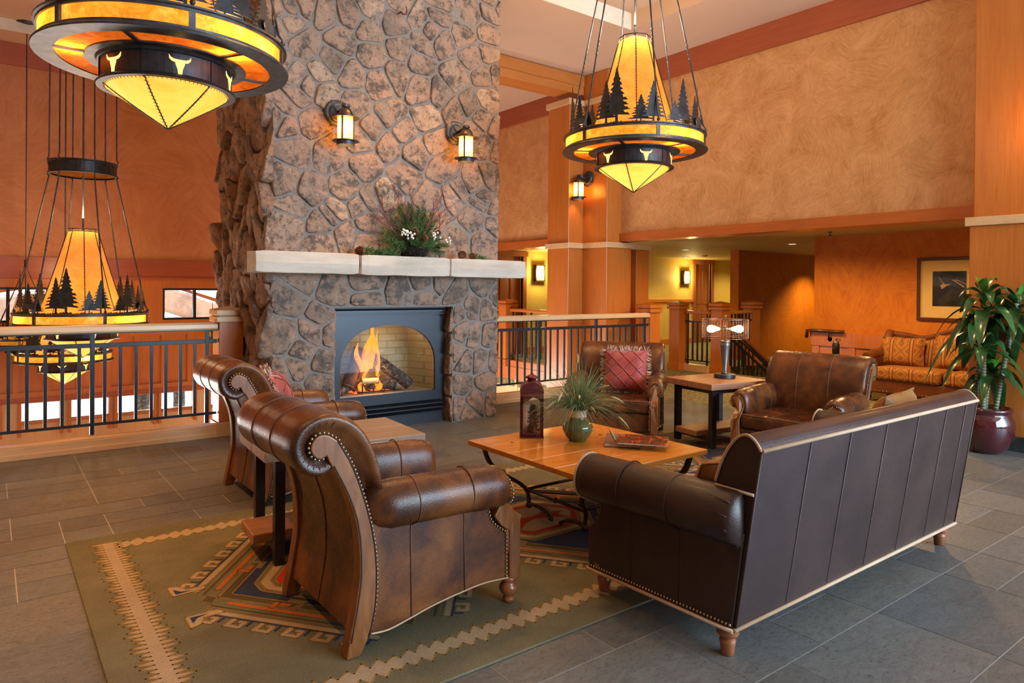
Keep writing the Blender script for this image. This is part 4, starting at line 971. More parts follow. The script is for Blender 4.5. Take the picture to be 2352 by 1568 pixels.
    # tall rawhide cone shade standing in the ring
    zb, zc = BH - .02, BH + .93
    mb = MB()
    for i in range(8):
        a0, a1 = i * PI / 4, (i + 1) * PI / 4
        def fn(u, v):
            a = a0 + (a1 - a0) * u; k = math.cos(PI / 8) / math.cos((u - .5) * PI / 4)
            r = (.415 + (.140 - .415) * (v ** .92)) * k; return (r * math.cos(a), r * math.sin(a), zb + (zc - .03 - zb) * v)
        mb.sheet(fn, 3, 6, sm=False)
    rso = mb.build('rawhide_shade', M['rawhide'], t)
    mb = MB()
    for i in range(8):
        a = i * PI / 4; lace(mb, [((.418 + (.142 - .418) * v ** .92) * math.cos(a), (.418 + (.142 - .418) * v ** .92) * math.sin(a), zb + (zc - zb) * v) for v in (0, .25, .5, .75, 1)], .0045, .03)
    top = [(.142 * math.cos(i * PI / 4), .142 * math.sin(i * PI / 4), zc) for i in range(8)]; mb.tube(top, .005, 6, closed=True); mb.tube([(p[0] * 1.02, p[1] * 1.02, zc - .03) for p in top], .003, 5, closed=True)
    mb.build('shade_frame', M['rust_iron'], rso)
    # forest of cut steel trees with a bear and an elk
    HT = [.42, .30, .20, .48, .36, .17, .44, .27, .40, .22, .46, .33, .18, .39, .49, .25, .37, .21, .43, .31, .16, .45, .28, .38]
    for i, h in enumerate(HT):
        mb = MB(); plate(mb, tree_poly(h, .05 + .085 * h, i), .575 + .012 * (i % 3), i * 2 * PI / 24 + .05 * math.sin(i * 3), BH - .006, .004); mb.build('steel_tree', M['black_iron'], t)
    for a, pl, nm in ((PI * .30, BEAR, 'steel_bear'), (PI * .96, ELK, 'steel_elk'), (PI * 1.63, BEAR, 'steel_bear')):
        mb = MB(); plate(mb, pl, .603, a, BH - .004, .005); mb.build(nm, M['grey_iron'], t)
    mb = MB()
    for i in range(60):
        a = i * 2 * PI / 60; hh = .012 + .022 * abs(noise.noise(Vector((i * .9, 0, 0)))) ; plate(mb, [(-.036, 0), (-.03, hh * .6), (-.01, hh), (.0, hh * .7), (.015, hh * 1.2), (.036, .0)], .598, a, BH - .006, .004)
    mb.build('steel_undergrowth', M['black_iron'], t)
    # hangers
    zu = BH + 1.53; ru = .330 if full else .03
    mb = MB(); mb.lathe([(max(0, ru - .02), zu), (ru + .012, zu), (ru + .012, zu + .012), (ru, zu + .016), (ru, zu + .128), (ru + .012, zu + .134), (ru + .012, zu + .146), (max(0, ru - .02), zu + .146)], 48, sm=False)
    for i in range(6 if full else 0):
        a = i * PI / 3 + PI / 6; mb.bar((ru * math.cos(a), ru * math.sin(a), zu + .014), (ru * math.cos(a), ru * math.sin(a), zu + .13), .014, .008, up=(math.cos(a), math.sin(a), 0))
    cro = mb.build('crown_ring', M['black_iron'], t)
    mb = MB(); mb.lathe([(0, zu + .02), (ru - .002, zu + .02)], 40); mb.build('crown_mica', M['amber_under'], cro)
    for i in range(6):
        a = i * PI / 3; mb = MB(); ca, sa = math.cos(a), math.sin(a)
        mb.prism([(u * .8, w * .75) for u, w in SKULL], *[(lambda r: (lambda u, w: (r * math.cos(a + PI / 6) - u * math.sin(a + PI / 6), r * math.sin(a + PI / 6) + u * math.cos(a + PI / 6), zu + .072 + w)))(r) for r in (ru - .002, ru + .004)])
        if full: mb.build('crown_longhorn', M['rust_iron'], cro)
        mb = MB(); p0 = Vector((.630 * ca, .630 * sa, BH + .06)); p1 = Vector((ru * 1.02 * ca, ru * 1.02 * sa, zu - .05))
        mb.tube([Vector((.645 * ca, .645 * sa, BH - .005)), Vector((.652 * ca, .652 * sa, BH + .03)), p0, p0.lerp(p1, .5), p1, Vector((ru * ca, ru * sa, zu - .02)), Vector((ru * 1.05 * ca, ru * 1.05 * sa, zu + .005))], .0075, 7)
        for f in (.43, .46, .49, .52, .55):
            mb.ball(p0.lerp(p1, f), .0105, 6, 4, ax=(1, 1, 1.6))
        mb.ball((.652 * ca, .652 * sa, BH + .015), .016, 6, 4)
        mb.build('hanger_rod', I, t)
        if not full: continue
        mb = MB(); mb.tube([(ru * ca, ru * sa, zu + .145), (ru * 1.05 * ca, ru * 1.05 * sa, zu + .17), (ru * ca, ru * sa, zu + .20), (ru * .97 * ca, ru * .97 * sa, max(ceil, zu + .22))], .0075, 7); mb.build('upper_rod', I, t)
    mb = MB(); mb.tube([(0, 0, zc - .2), (0, 0, ceil)], .010, 8); mb.lathe([(0, ceil), (.20, ceil), (.20, ceil - .02), (.05, ceil - .05), (0, ceil - .05)], 32); mb.build('centre_rod', I, t)
    return t
CH = [((.845, 4.467, 2.686), 0.0, 'iron ring chandelier nearest the camera, cropped at the top left of the picture'),
      ((4.84, 4.485, 2.68), .0, 'iron ring chandelier with amber band over the seating, right of the chimney'),
      ((.861, 9.12, .945), .0, 'iron ring chandelier with a bear silhouette hanging beyond the left railing'),
      ((.803, 10.58, .415), .0, 'lower iron ring chandelier seen through the bars of the left railing')]
AZ = [R(29), R(1), R(43), R(20)]
ceils = [4.82, 4.82, 4.76, 4.76]
for q_, ((loc, r0, lab), az, ce) in enumerate(zip(CH, AZ, ceils)):
    sc_ = .82 if q_ == 3 else 1.0; t_ = chandelier(lab, loc, az, (ce - loc[2]) / sc_, q_ != 3); t_.scale = (sc_,) * 3
    x, y, z = loc; f = 1.0
    near = z > 2
    for i in range(3):
        a = az + i * 2 * PI / 3 + PI / 6; lamp('chandelier_bulb', 'POINT', (x + .50 * math.cos(a), y + .50 * math.sin(a), z + .075), 8, WARM, radius=.025)
    lamp('chandelier_bulb', 'POINT', (x, y, z - .06), 2.5, WARM, radius=.04)
    lamp('chandelier_bulb', 'POINT', (x, y, z + .35), 3, WARM, radius=.05)
    lamp('chandelier_bulb', 'POINT', (x, y, z + 1.20), (16, 50, 14, 8)[q_], (1, .68, .38), radius=.08)
base = [o for o in bpy.data.objects if o.name.startswith('chandelier') and o.type == 'EMPTY'][-1]
t_ = chandelier('small far ring chandelier half hidden behind the lower chandelier, at the far left', (.40, 10.88, .62), R(30), 4.14 / .6, False); t_.scale = (.6,) * 3
t_ = chandelier('far ring chandelier mostly hidden behind the left newel post and chimney', (3.02, 10.2, .66), R(10), 4.10 / .85, False); t_.scale = (.85,) * 3

# ================================================================== ARMCHAIRS
def nail_string(mb, pts, step=.017, r=.0062, ax=(1, 1, 1)):
    P = [Vector(p) for p in pts]; acc = 0
    for a, b in zip(P, P[1:]):
        l = (b - a).length; tpos = acc
        while tpos < l: mb.ball(a.lerp(b, tpos / l), r, 6, 3, ax=ax); tpos += step
        acc = tpos - l
def armchair(label, loc, rot, group=None, hw=.335):
    t = thing('armchair', label, 'armchair', loc, rot, group)
    LE, WD = M['brown_leather'], M['chair_wood']; kw = hw / .335
    # wooden scroll-ended back stiles that sweep down into the rear legs
    outer = cat2([(-.022, 0), (-.012, .06), (.016, .205), (.028, .323), (.016, .486), (-.027, .621), (-.094, .749)], 5)
    head = cat2([(-.104, .772), (-.128, .764), (-.152, .778), (-.163, .806), (-.152, .836), (-.125, .851), (-.095, .845), (-.062, .822)], 4)
    inner = cat2([(-.062, .822), (-.007, .728), (.041, .601), (.076, .473), (.095, .348), (.097, .226), (.084, .124), (.060, .05), (.032, 0)], 5)
    poly = outer[:-1] + [(-.094, .749)] + head[:-1] + inner
    for s in (-1, 1):
        mb = MB(); ya, yb = s * (hw - .035), s * (hw + .022); mb.prism(poly, lambda a, b: (a, ya, b), lambda a, b: (a, yb, b)); bst = mb.build('back_stile', WD, t, .009, 3)
        mb = MB(); y = s * (hw + .012); off = [(a + .007, y, b) for a, b in inner if b > .04]
        hd = [(-.118 + 1.14 * (a + .118), y, .806 + 1.14 * (b - .806)) for a, b in head[2:]]
        nail_string(mb, hd + off[1:]); mb.build('nailhead_trim', M['brass_nail'], bst)
        mb = MB(); mb.tube([(a * 1.0, s * (hw + .022), b) for a, b in inner if b > .05][::2] , .0035, 5); mb.tube([(a + .008, s * (hw + .022), b) for a, b in outer if b > .05][::2], .0035, 5); mb.build('dark_edging', M['seam_dark'], bst)
    # rolled back cushion
    prof = cat2([(-.070, .715), (-.118, .694), (-.170, .706), (-.212, .745), (-.231, .806), (-.212, .868), (-.160, .910), (-.085, .925), (-.005, .897), (.062, .832), (.112, .722), (.134, .60), (.150, .42), (.150, .34), (.070, .34), (.050, .50), (.008, .625), (-.040, .70)], 4, True)
    cx, cz = -.119, .806
    rings = []
    for y, k in ((-.318, .42), (-.338, .62), (-.350, .82), (-.345, .93), (-.325, .985), (-.28, 1.0), (-.11, 1.0), (.11, 1.0), (.28, 1.0), (.325, .985), (.345, .93), (.350, .82), (.338, .62), (.318, .42)):
        ring = []
        for a, b in prof:
            d = math.hypot(a - cx, b - cz); kk = k if d < .14 else 1 - (1 - k) * .14 / d
            ring.append((cx + (a - cx) * kk, y * kw * (1 - .17 * max(0, min(1, (.62 - b) / .08))), cz + (b - cz) * kk))
        rings.append(ring)
    mb = MB(); mb.loft(rings); bcush = mb.build('back_cushion', LE, t)
    mb = MB(); seamp = [(a, b) for a, b in prof if not (a < .10 and a > -.03 and b < .69)]
    fr = prof[8 * 2:]
    for y in (-hw / 3, hw / 3):
        pts = [(cx + (a - cx) * 1.006, y, cz + (b - cz) * 1.006) for a, b in prof[4:52] if True]; mb = MB(); mb.tube(pts, .0032, 5, cap=False); mb.build('seam', M['stitch_thread'], bcush)
    mb = MB()
    for s in (-1, 1):
        for i in range(15):
            an = 1.0 + i * .30; r0, r1 = .062, .10
            mb.tube([(cx + r0 * math.cos(an), s * (hw + .0095), cz + r0 * math.sin(an)), (cx + r1 * math.cos(an + .05), s * (hw + .012), cz + r1 * math.sin(an + .05))], [.0006, .0022], 5)
    mb.build('pleats', M['seam_dark'], bcush)
    # outside back, side panels, seat deck
    mb = MB(); oc = [(a + .014, b) for a, b in outer if b > .075] + [(-.085, .745), (-.075, .735)]
    mb.prism(oc + [(a + .02, b) for a, b in reversed(oc)], lambda a, b: (a, -hw + .02, b), lambda a, b: (a, hw - .02, b)); oback = mb.build('outside_back', LE, t)
    mb = MB(); mb.tube([(a - .002, .0, b) for a, b in oc], .003, 5, cap=False); mb.build('seam', M['stitch_thread'], oback)
    sp = [(.085, .13), (.095, .25), (.085, .43), (.06, .56), (.40, .55), (.66, .48)] + cat2([(.640, .44), (.658, .385), (.70, .345), (.742, .319)], 4) + [(.745, .113)] + cat2([(.745, .113), (.62, .122), (.50, .113), (.36, .095), (.253, .072), (.16, .055), (.085, .06)], 4)
    for s in (-1, 1):
        mb = MB(); ya, yb = s * (hw - .06), s * (hw - .002); mb.prism(sp, lambda a, b: (a, ya, b), lambda a, b: (a, yb, b)); spn = mb.build('side_panel', LE, t, .006)
        for x, z0 in ((.262, .078), (.515, .118)): mb = MB(); mb.tube([(x, s * hw, z0), (x - .004, s * hw, .3), (x - .006, s * (hw), .47)], .003, 5); mb.build('seam', M['stitch_thread'], spn)
        mb = MB(); edge = cat2([(.745, .113), (.62, .122), (.50, .113), (.36, .095), (.253, .072), (.16, .055), (.085, .06)], 4); mb.tube([(a, s * hw, b) for a, b in edge], .004, 5); mb.build('lower_piping', M['cream_piping'], spn)
        # scroll arm
        def arm_ring(x, k, dz=0, dy=0):
            cy = s * (hw - .030); c_z = .545 + dz
            base = cat2([(-.075, -.13), (-.080, -.03), (-.060, .050), (-.015, .085), (.040, .080), (.085, .040), (.100, -.015), (.085, -.065), (.045, -.090), (-.01, -.12)], 3, True)
            return [(x, cy + s * (a * k + dy), c_z + b * k) for a, b in base]
        mb = MB(); mb.loft([arm_ring(.050, .35, .0, -.02), arm_ring(.075, .66, .004, -.018), arm_ring(.115, .90, .004, -.006), arm_ring(.17, 1.0, .002), arm_ring(.30, 1.0, .0), arm_ring(.52, 1.0, -.004), arm_ring(.64, 1.0, -.012), arm_ring(.685, .97, -.018), arm_ring(.712, .86, -.022), arm_ring(.722, .66, -.024), arm_ring(.716, .45, -.024)]); armo = mb.build('arm', LE, t)
        for x in (.262, .515): mb = MB(); mb.tube(arm_ring(x, 1.012), .003, 5, closed=True); mb.build('seam', M['stitch_thread'], armo)
        # carved front stile: scroll head, curve, straight foot rail
        xs = lambda z: .716 if z > .46 else (.716 + (.46 - z) * .95 if z > .372 else .800)
        out = cat2([(.022, .10), (.022, .20), (.022, .32), (.018, .40), (.024, .46)], 3) + cat2([(.034, .466), (.056, .474), (.070, .500), (.062, .534), (.034, .556), (-.004, .556), (-.034, .534)], 3) + cat2([(-.046, .50), (-.048, .42), (-.046, .32), (-.046, .20), (-.046, .10)], 3)
        pl = [(s * a + s * (hw - .012), b) for a, b in out]
        mb = MB(); mb.prism(pl, lambda a, b: (xs(b) - .05, a, b), lambda a, b: (xs(b) + .006, a, b)); fst = mb.build('front_stile', WD, t, .008, 3)
        mb = MB(); inn = [(s * (a - .010) + s * (hw - .012), b) for a, b in out[18:][::1] if b > .12 and a < .0]
        hd2 = [(s * (.018 + (a - .018) * 1.2) + s * (hw - .012), .512 + (b - .512) * 1.22) for a, b in out[14:34]]
        nail_string(mb, [(xs(b) + .000, a, b) for a, b in hd2] + [(xs(b) + .0, a, b) for a, b in inn], .016)
        mb.build('nailhead_trim', M['brass_nail'], fst); mb = MB()
        sidef = cat2([(.640, .44), (.658, .385), (.70, .345), (.738, .319)], 4) + [(.740, .20), (.740, .118)]
        nail_string(mb, [(a - .008, s * (hw + .002), b) for a, b in sidef]); mb.build('nailhead_trim', M['brass_nail'], fst)
        mb = MB(); mb.prism([(.662, .40), (.70, .352), (.745, .322), (.745, .112), (.792, .112), (.792, .372), (.745, .42), (.70, .455)], lambda a, b: (a, s * (hw - .045), b), lambda a, b: (a, s * (hw + .008), b)); mb.build('stile_return', WD, t, .005)
        mb = MB(); mb.lathe([(0, 0), (.020, 0), (.026, .004), (.027, .016), (.021, .024), (.029, .032), (.040, .048), (.043, .062), (.038, .078), (.026, .088), (.033, .094), (.034, .104), (.03, .112)], 22, (.762, s * (hw - .022), 0)); mb.build('front_leg', M['turned_wood'], t)
    mb = MB(); mb.box(.10, .745, -hw + .05, hw - .05, .10, .285); mb.build('seat_base', LE, t, .02, 3)
    mb = MB(); n = 10
    def cush(u, v, top):
        x = .13 + .645 * u; y = -.272 + .544 * v; e = (1 - (2 * u - 1) ** 8) * (1 - (2 * v - 1) ** 8); return (x, y, .285 + (.105 + .05 * e * (1 - .4 * (2 * u - 1) ** 2) if top else 0))
    mb.box(.13, .775, -hw + .063, hw - .063, .288, .415); scu = mb.build('seat_cushion', LE, t, .035, 4)
    mb = MB(); yw = hw - .067; mb.tube([(.14, -yw, .407), (.765, -yw, .407), (.771, -yw + .008, .407), (.771, yw - .008, .407), (.765, yw, .407), (.14, yw, .407)], .004, 5)
    mb.tube([(.771, -.09, .30), (.774, -.09, .405), (.74, -.09, .417), (.16, -.09, .417)], .0025, 5); mb.build('welt', M['stitch_thread'], scu)
    return t
a0 = armchair('brown leather armchair nearest the camera, standing on the rug with its back to the left', (1.09, 2.755, .012), 0, 'brown leather armchairs')
dup(a0, (1.355, 4.76, .0), R(0), 'brown leather armchair holding a red cushion in front of the chimney, behind the nearest armchair')
a1 = armchair( 'brown leather armchair facing the camera behind the coffee table, before the right railing', (5.15, 4.91, .0), R(217), 'brown leather armchairs', .43); a1.scale = (.93,) * 3
d_ = dup(a1, (5.64, 3.10, .012), R(187), 'brown leather armchair on the right between the lamp table and the long sofa'); d_.scale = (.92,) * 3

# red cushions with fringe
def cushion(label, loc, rot, tilt, size=.44, seed=0):
    t = thing('cushion', label, 'cushion', loc, rot)
    h = size / 2; mt_ = Matrix.Rotation(tilt, 4, 'Y')
    T = lambda x, y, z: tuple(mt_ @ Vector((x, y, z + h)))
    mb = MB(); n = 16
    for sgn in (1, -1):
        def fn(u, v):
            a, b = 2 * u - 1, 2 * v - 1; e = ((1 - a ** 4) * (1 - b ** 4)) ** .55; pin = 1 - .05 * (1 - abs(a)) * abs(b) - .05 * (1 - abs(b)) * abs(a)
            q = .10 * e + .006 * noise.noise(Vector((a * 3, b * 3, seed + sgn)))
            return T(sgn * q, a * h * pin, b * h * pin)
        mb.sheet(fn, n, n)
    cvo = mb.build('cover', M['red_quilt'], t)
    mb = MB()
    def surf(a, b, sgn=1):
        e = max(0, (1 - a ** 4) * (1 - b ** 4)) ** .55; pin = 1 - .05 * (1 - abs(a)) * abs(b) - .05 * (1 - abs(b)) * abs(a); return T(sgn * (.10 * e + .004), a * h * pin, b * h * pin)
    for sgn in (1, -1):
        for c in (-1.3, -.65, 0, .65, 1.3):
            for dr in (1, -1):
                pts = []
                for i in range(25):
                    s_ = -1 + 2 * i / 24; b = c + dr * s_
                    if abs(b) <= .99 and abs(s_) <= .99: pts.append(surf(s_, b, sgn))
                if len(pts) > 3: mb.tube(pts, .0055, 5, flat=.5)
    mb.build('ribbon_lattice', M['quilt_ribbon'], cvo)
    mb = MB(); rg = random.Random(seed)
    for side in range(4):
        for i in range(62):
            a = -1 + 2 * i / 61
            for k_ in range(2):
                a2 = a + rg.uniform(-.02, .02); l = rg.uniform(.028, .055); m_ = 0 if rg.random() < .6 else 1
                p = {0: (a2, 1), 1: (a2, -1), 2: (1, a2), 3: (-1, a2)}[side]; d = {0: (0, 1), 1: (0, -1), 2: (1, 0), 3: (-1, 0)}[side]
                j = rg.uniform(-.7, .7); q = (p[0] * h * .97, p[1] * h * .97); e = (q[0] + d[0] * l + (d[1] * j * l), q[1] + d[1] * l + d[0] * j * l); w = rg.uniform(-.03, .03)
                mid = ((q[0] + e[0]) / 2, (q[1] + e[1]) / 2)
                mb.tube([T(0, q[0], q[1]), T(w * .8, mid[0], mid[1]), T(w, e[0], e[1])], [.0028, .0026, .0015], 4, m_, cap=False)
    mb.build('fringe', [M['fringe_cream'], M['fringe_red']], cvo)
    return t
def chair_pt(loc, rot, lx, ly, z): return (loc[0] + lx * math.cos(rot) - ly * math.sin(rot), loc[1] + lx * math.sin(rot) + ly * math.cos(rot), z)
cushion('red quilted cushion with fringe on the armchair behind the coffee table', chair_pt((5.15, 4.91), R(217), .25, .06, .39), R(217), R(-14), .42, 1)
cushion('red quilted cushion with fringe leaning in the armchair by the chimney', chair_pt((1.355, 4.76), 0, .30, -.06, .42), R(-14), R(-20), .42, 2)

# ================================================================== LONG SOFA (its back to the camera)
sf = thing('sofa', 'long dark leather sofa seen from behind, with cream piping along its back', 'sofa', (3.24, 1.9, .0)); o = sf.location
DL = M['dark_leather']; X0, X1 = 2.225, 4.26
pb = [(1.540, .128), (1.436, .815)] + cat2([(1.436, .815), (1.462, .850), (1.500, .866), (1.545, .842), (1.592, .775), (1.622, .70), (1.636, .64), (1.66, .42)], 4)[1:] + [(1.68, .128)]
mb = MB(); mb.prism(pb, lambda a, b: (X0 + .012, a, b), lambda a, b: (X1 - .012, a, b)); bko = mb.build('backrest', DL, sf, .012, 3, off=o)
for X in (X0 + .012, X1 - .012): mb = MB(); mb.tube([(X, 1.540, .13), (X, 1.436, .815)], .0045, 6); mb.build('corner_welt', M['seam_dark'], bko, off=o)
mb = MB()
mb.tube([(X0 + .01, 1.434, .817), (X1 - .01, 1.434, .817)], .0085, 8)
for X in (X0 + .008, X1 - .008): mb.tube([(X, a, b) for a, b in pb[1:-6]], .006, 6); mb.tube([(X - .004, 1.463, .652), (X - .004, 1.63, .655)], .006, 6)
mb.tube([(X0, 1.538, .126), (X1, 1.538, .126)], .0085, 8); mb.tube([(X0 - .004, 1.54, .124), (X0 - .004, 2.325, .108)], .008, 8); mb.tube([(X1 + .004, 1.54, .124), (X1 + .004, 2.325, .108)], .008, 8)
mb.build('cream_piping', M['cream_piping'], sf, off=o)
for X in (2.574, 2.89, 3.214, 3.535, 3.855, 4.10): mb = MB(); mb.tube([(X, 1.5378, .14), (X, 1.4348, .805)], .0022, 5); mb.build('seam', M['pale_stitch'], bko, off=o)
for X, sg in ((X0, -1), (X1, 1)):
    pn = [(1.55, .128), (1.50, .50), (2.25, .47)] + cat2([(2.250, .43), (2.252, .39), (2.275, .345), (2.322, .300)], 4) + [(2.325, .110)]
    mb = MB(); mb.prism(pn, lambda a, b: (X, a, b), lambda a, b: (X - sg * .10, a, b)); spn = mb.build('side_panel', DL, sf, .006, off=o)
    for yy in (1.80, 2.06): mb = MB(); mb.tube([(X + sg * .001, yy, .125 - (yy - 1.54) * .02), (X + sg * .001, yy, .46)], .0028, 5); mb.build('seam', M['seam_dark'], spn, off=o)
    def ar(y, k, dz):
        base = cat2([(-.085, -.14), (-.09, -.03), (-.065, .06), (-.01, .100), (.05, .090), (.095, .045), (.108, -.015), (.092, -.07), (.05, -.100), (-.02, -.13)], 3, True)
        return [(X - sg * .015 + sg * a * k, y, .556 + dz + b * k) for a, b in base]
    mb = MB(); mb.loft([ar(1.505, .9, 0), ar(1.53, .99, 0), ar(1.8, 1.0, -.002), ar(2.1, 1.0, -.010), ar(2.28, 1.0, -.015), ar(2.318, .98, -.016), ar(2.326, .90, -.016)]); armo = mb.build('arm', DL, sf, off=o)
    for yy in (1.80, 2.06): mb = MB(); mb.tube(ar(yy, 1.008, -.004), .0034, 5, closed=True); mb.build('seam', M['seam_dark'], armo, off=o)
    mb = MB(); mb.tube(ar(2.322, .985, -.016), .006, 6, closed=True); mb.build('front_piping', M['cream_piping'], armo, off=o)
    mb = MB()
    for i in range(5):
        an = -1.3 + i * .5; c = (X - sg * .015, .556)
        mb.tube([(c[0] + sg * .107 * math.cos(an), 1.515, c[1] + .107 * math.sin(an)), (c[0] + sg * .110 * math.cos(an), 1.60, c[1] + .110 * math.sin(an + .1))], [.0035, .0008], 5)
    mb.build('pleats', M['seam_dark'], armo, off=o)
    mb = MB(); nail_string(mb, [(X + sg * .003, 1.555, .143), (X + sg * .003, 2.315, .127)], .0165, .0065); mb.build('nailhead_trim', M['brass_nail'], sf, off=o)
    for yy in (1.600, 2.268):
        mb = MB(); mb.lathe([(0, 0), (.022, 0), (.025, .004), (.030, .045), (.032, .058), (.024, .066), (.037, .076), (.044, .086), (.036, .098), (.046, .106), (.052, .122), (.052, .132)], 22, (X - sg * .05, yy, 0.0122 if yy > 2 else 0)); mb.build('leg', M['turned_wood'], sf, off=o)
mb = MB(); mb.box(X0 + .08, X1 - .08, 1.60, 2.30, .12, .27); mb.build('seat_base', DL, sf, .02, off=o)
for i in range(3):
    w = (X1 - X0 - .20) / 3; x = X0 + .10 + i * w; mb = MB(); mb.box(x + .003, x + w - .003, 1.67, 2.335, .272, .42); mb.build('seat_cushion', DL, sf, .035, 4, off=o)
def soft_pillow(label, loc, rotz, tilt, w, h, d, mat, name='throw_pillow'):
    t = thing(name, label, 'pillow', loc, rotz); mt_ = Matrix.Rotation(tilt, 4, 'Y'); mb = MB()
    for sgn in (1, -1):
        def fn(u, v):
            a, b = 2 * u - 1, 2 * v - 1; e = max(0, (1 - a ** 4) * (1 - b ** 4)) ** .6; pin = 1 - .06 * (1 - abs(a)) * abs(b) - .06 * (1 - abs(b)) * abs(a)
            return tuple(mt_ @ Vector((sgn * d * e, a * w / 2 * pin, h / 2 + b * h / 2 * pin)))
        mb.sheet(fn, 14, 14)
    cvo = mb.build('cover', mat, t); pts = []
    for a, b in [(-1 + .1 * i, -1) for i in range(20)] + [(1, -1 + .1 * i) for i in range(20)] + [(1 - .1 * i, 1) for i in range(20)] + [(-1, 1 - .1 * i) for i in range(20)]:
        pin = 1 - .06 * (1 - abs(a)) * abs(b) - .06 * (1 - abs(b)) * abs(a); pts.append(tuple(mt_ @ Vector((0, a * w / 2 * pin, h / 2 + b * h / 2 * pin))))
    mb = MB(); mb.tube(pts, .005, 5, closed=True); mb.build('piping', mat, cvo); return t
soft_pillow('tan suede pillow leaning inside the near arm of the long sofa', (2.53, 1.83, .422), R(72), R(-30), .40, .32, .08, M['tan_suede'])
soft_pillow('tan suede pillow peeking over the far end of the long sofa back', (4.02, 1.84, .424), R(98), R(-14), .50, .43, .09, M['tan_suede'])
# ================================================================== COFFEE TABLE
ct = thing('coffee_table', 'square honey pine coffee table on wrought iron legs', 'table', (2.91, 3.075, .012)); TX, TY = 2.91, 3.075; hs = .515; TZ = .452
mb = MB(); n = 5
for i in range(n):
    y0 = -hs + i * 2 * hs / n; mb.box(-hs + .0, hs, y0 + .0001, y0 + 2 * hs / n - .0001, .408, .438)
mb.build('tabletop', M['pine_top'], ct, .004, 2)
mb = MB(); rg = random.Random(5)
for i in range(46):
    x, y = rg.uniform(-hs + .03, hs - .03), rg.uniform(-hs + .03, hs - .03); mb.lathe([(0, .4386), (rg.uniform(.002, .006), .4384)], 7, (x, y, 0))
for (x, y, r) in ((-.10, -.20, .018), (.28, .15, .014), (-.33, .30, .012)): mb.lathe([(0, .4388), (r, .4385)], 12, (x, y, 0))
mb.build('knots_and_dents', M['seam_dark'], ct)
for sx in (-1, 1):
    for sy in (-1, 1):
        mb = MB(); P = catmull([(sx * (hs - .07), sy * (hs - .07), .408), (sx * (hs - .10), sy * (hs - .09), .31), (sx * .36, sy * .36, .24), (sx * .27, sy * .29, .175), (sx * .235, sy * .26, .12), (sx * .235, sy * .25, .045)], 5)
        mb.tube(P, [.022] * 6 + [.018] * (len(P) - 6), 6, flat=.55); mb.ball((P[10].x, P[10].y, P[10].z), .026, 8, 5)
        mb.tube(catmull([(sx * .235, sy * .25, .055), (sx * .23, sy * .18, .062), (sx * .23, sy * .10, .050), (sx * .23, sy * .05, .026), (sx * .235, sy * .045, .008)], 5), .017, 8, flat=.7); mb.ball((sx * .235, sy * .25, .05), .022, 8, 5)
        mb.build('leg', M['rust_iron'], ct)
mb = MB()
for sx in (-1, 1): mb.tube([(sx * .235, -.25, .14), (sx * .235, .25, .14)], .010, 8); mb.ball((sx * .235, 0, .14), .018, 8, 5)
for sy in (-1, 1): mb.tube([(-.235, sy * .25, .15), (.235, sy * .25, .15)], .010, 8)
mb.bar((-.23, -.24, .145), (.23, .24, .145), .05, .008); mb.bar((-.23, .24, .136), (.23, -.24, .136), .05, .008); mb.build('stretcher', M['rust_iron'], ct)
mb = MB(); mb.box(-hs + .05, hs - .05, -hs + .06, -hs + .10, .392, .408); mb.box(-hs + .05, hs - .05, hs - .10, hs - .06, .392, .408); mb.build('iron_strap', M['rust_iron'], ct)
TT = .451
# lantern with pine cones
lt = thing('lantern', 'burgundy metal candle lantern with arched windows on the coffee table', 'lantern', (2.80, 3.46, TT), R(-37))
a = .073
mb = MB()
for sx in (-1, 1):
    for sy in (-1, 1): mb.box(sx * a - .008 * (sx > 0) * 2 + .0, sx * a + .016 * (sx < 0), sy * a - .016 * (sy > 0), sy * a + .016 * (sy < 0), 0, .27)
mb.box(-a, a, -a, a, 0, .022); mb.box(-a - .004, a + .004, -a - .004, a + .004, 0, .006)
ain = [(-a + .016, .03), (a - .016, .03), (a - .016, .215)] + [((a - .016) * math.cos(PI * i / 12), .215 + (a - .016) * .75 * math.sin(PI * i / 12)) for i in range(1, 12)] + [(-a + .016, .215)]
ain = resample(ain, 60); aout = [to_rect(q, -a, a, .0, .285, (0, .15)) for q in ain]
for k_ in range(4):
    th = k_ * PI / 2; b = MB(); ring_panel(b, aout, ain, -a, -a + .003); mb.add([(x * math.cos(th) - y * math.sin(th), x * math.sin(th) + y * math.cos(th), z) for x, y, z in b.v], b.f)
lfr = mb.build('frame', M['burgundy_metal'], lt)
mb = MB(); rp = [(-a - .003, .283)] + [((a + .003) * math.cos(PI - PI * i / 14), .283 + .070 * math.sin(PI * i / 14) ** .7) for i in range(1, 14)] + [(a + .003, .283)]
mb.prism(rp, lambda x, z: (x, -a - .003, z), lambda x, z: (x, a + .003, z), sm=False); mb.build('roof', M['burgundy_metal'], lt, .003)
mb = MB(); mb.lathe([(.028, .352), (.028, .372), (.042, .372), (.040, .382), (.018, .394), (0, .396)], 20); mb.ball((0, 0, .403), .009, 8, 5); mb.build('chimney_cap', M['burgundy_metal'], lt)
mb = MB()
for k_ in range(4):
    th = k_ * PI / 2; vs = [(x * math.cos(th) - (-a + .005) * math.sin(th), x * math.sin(th) + (-a + .005) * math.cos(th), z) for x, z in ain]; mb.add(vs, [tuple(range(len(vs)))])
mb.build('glass', M['window_glass'], lfr)
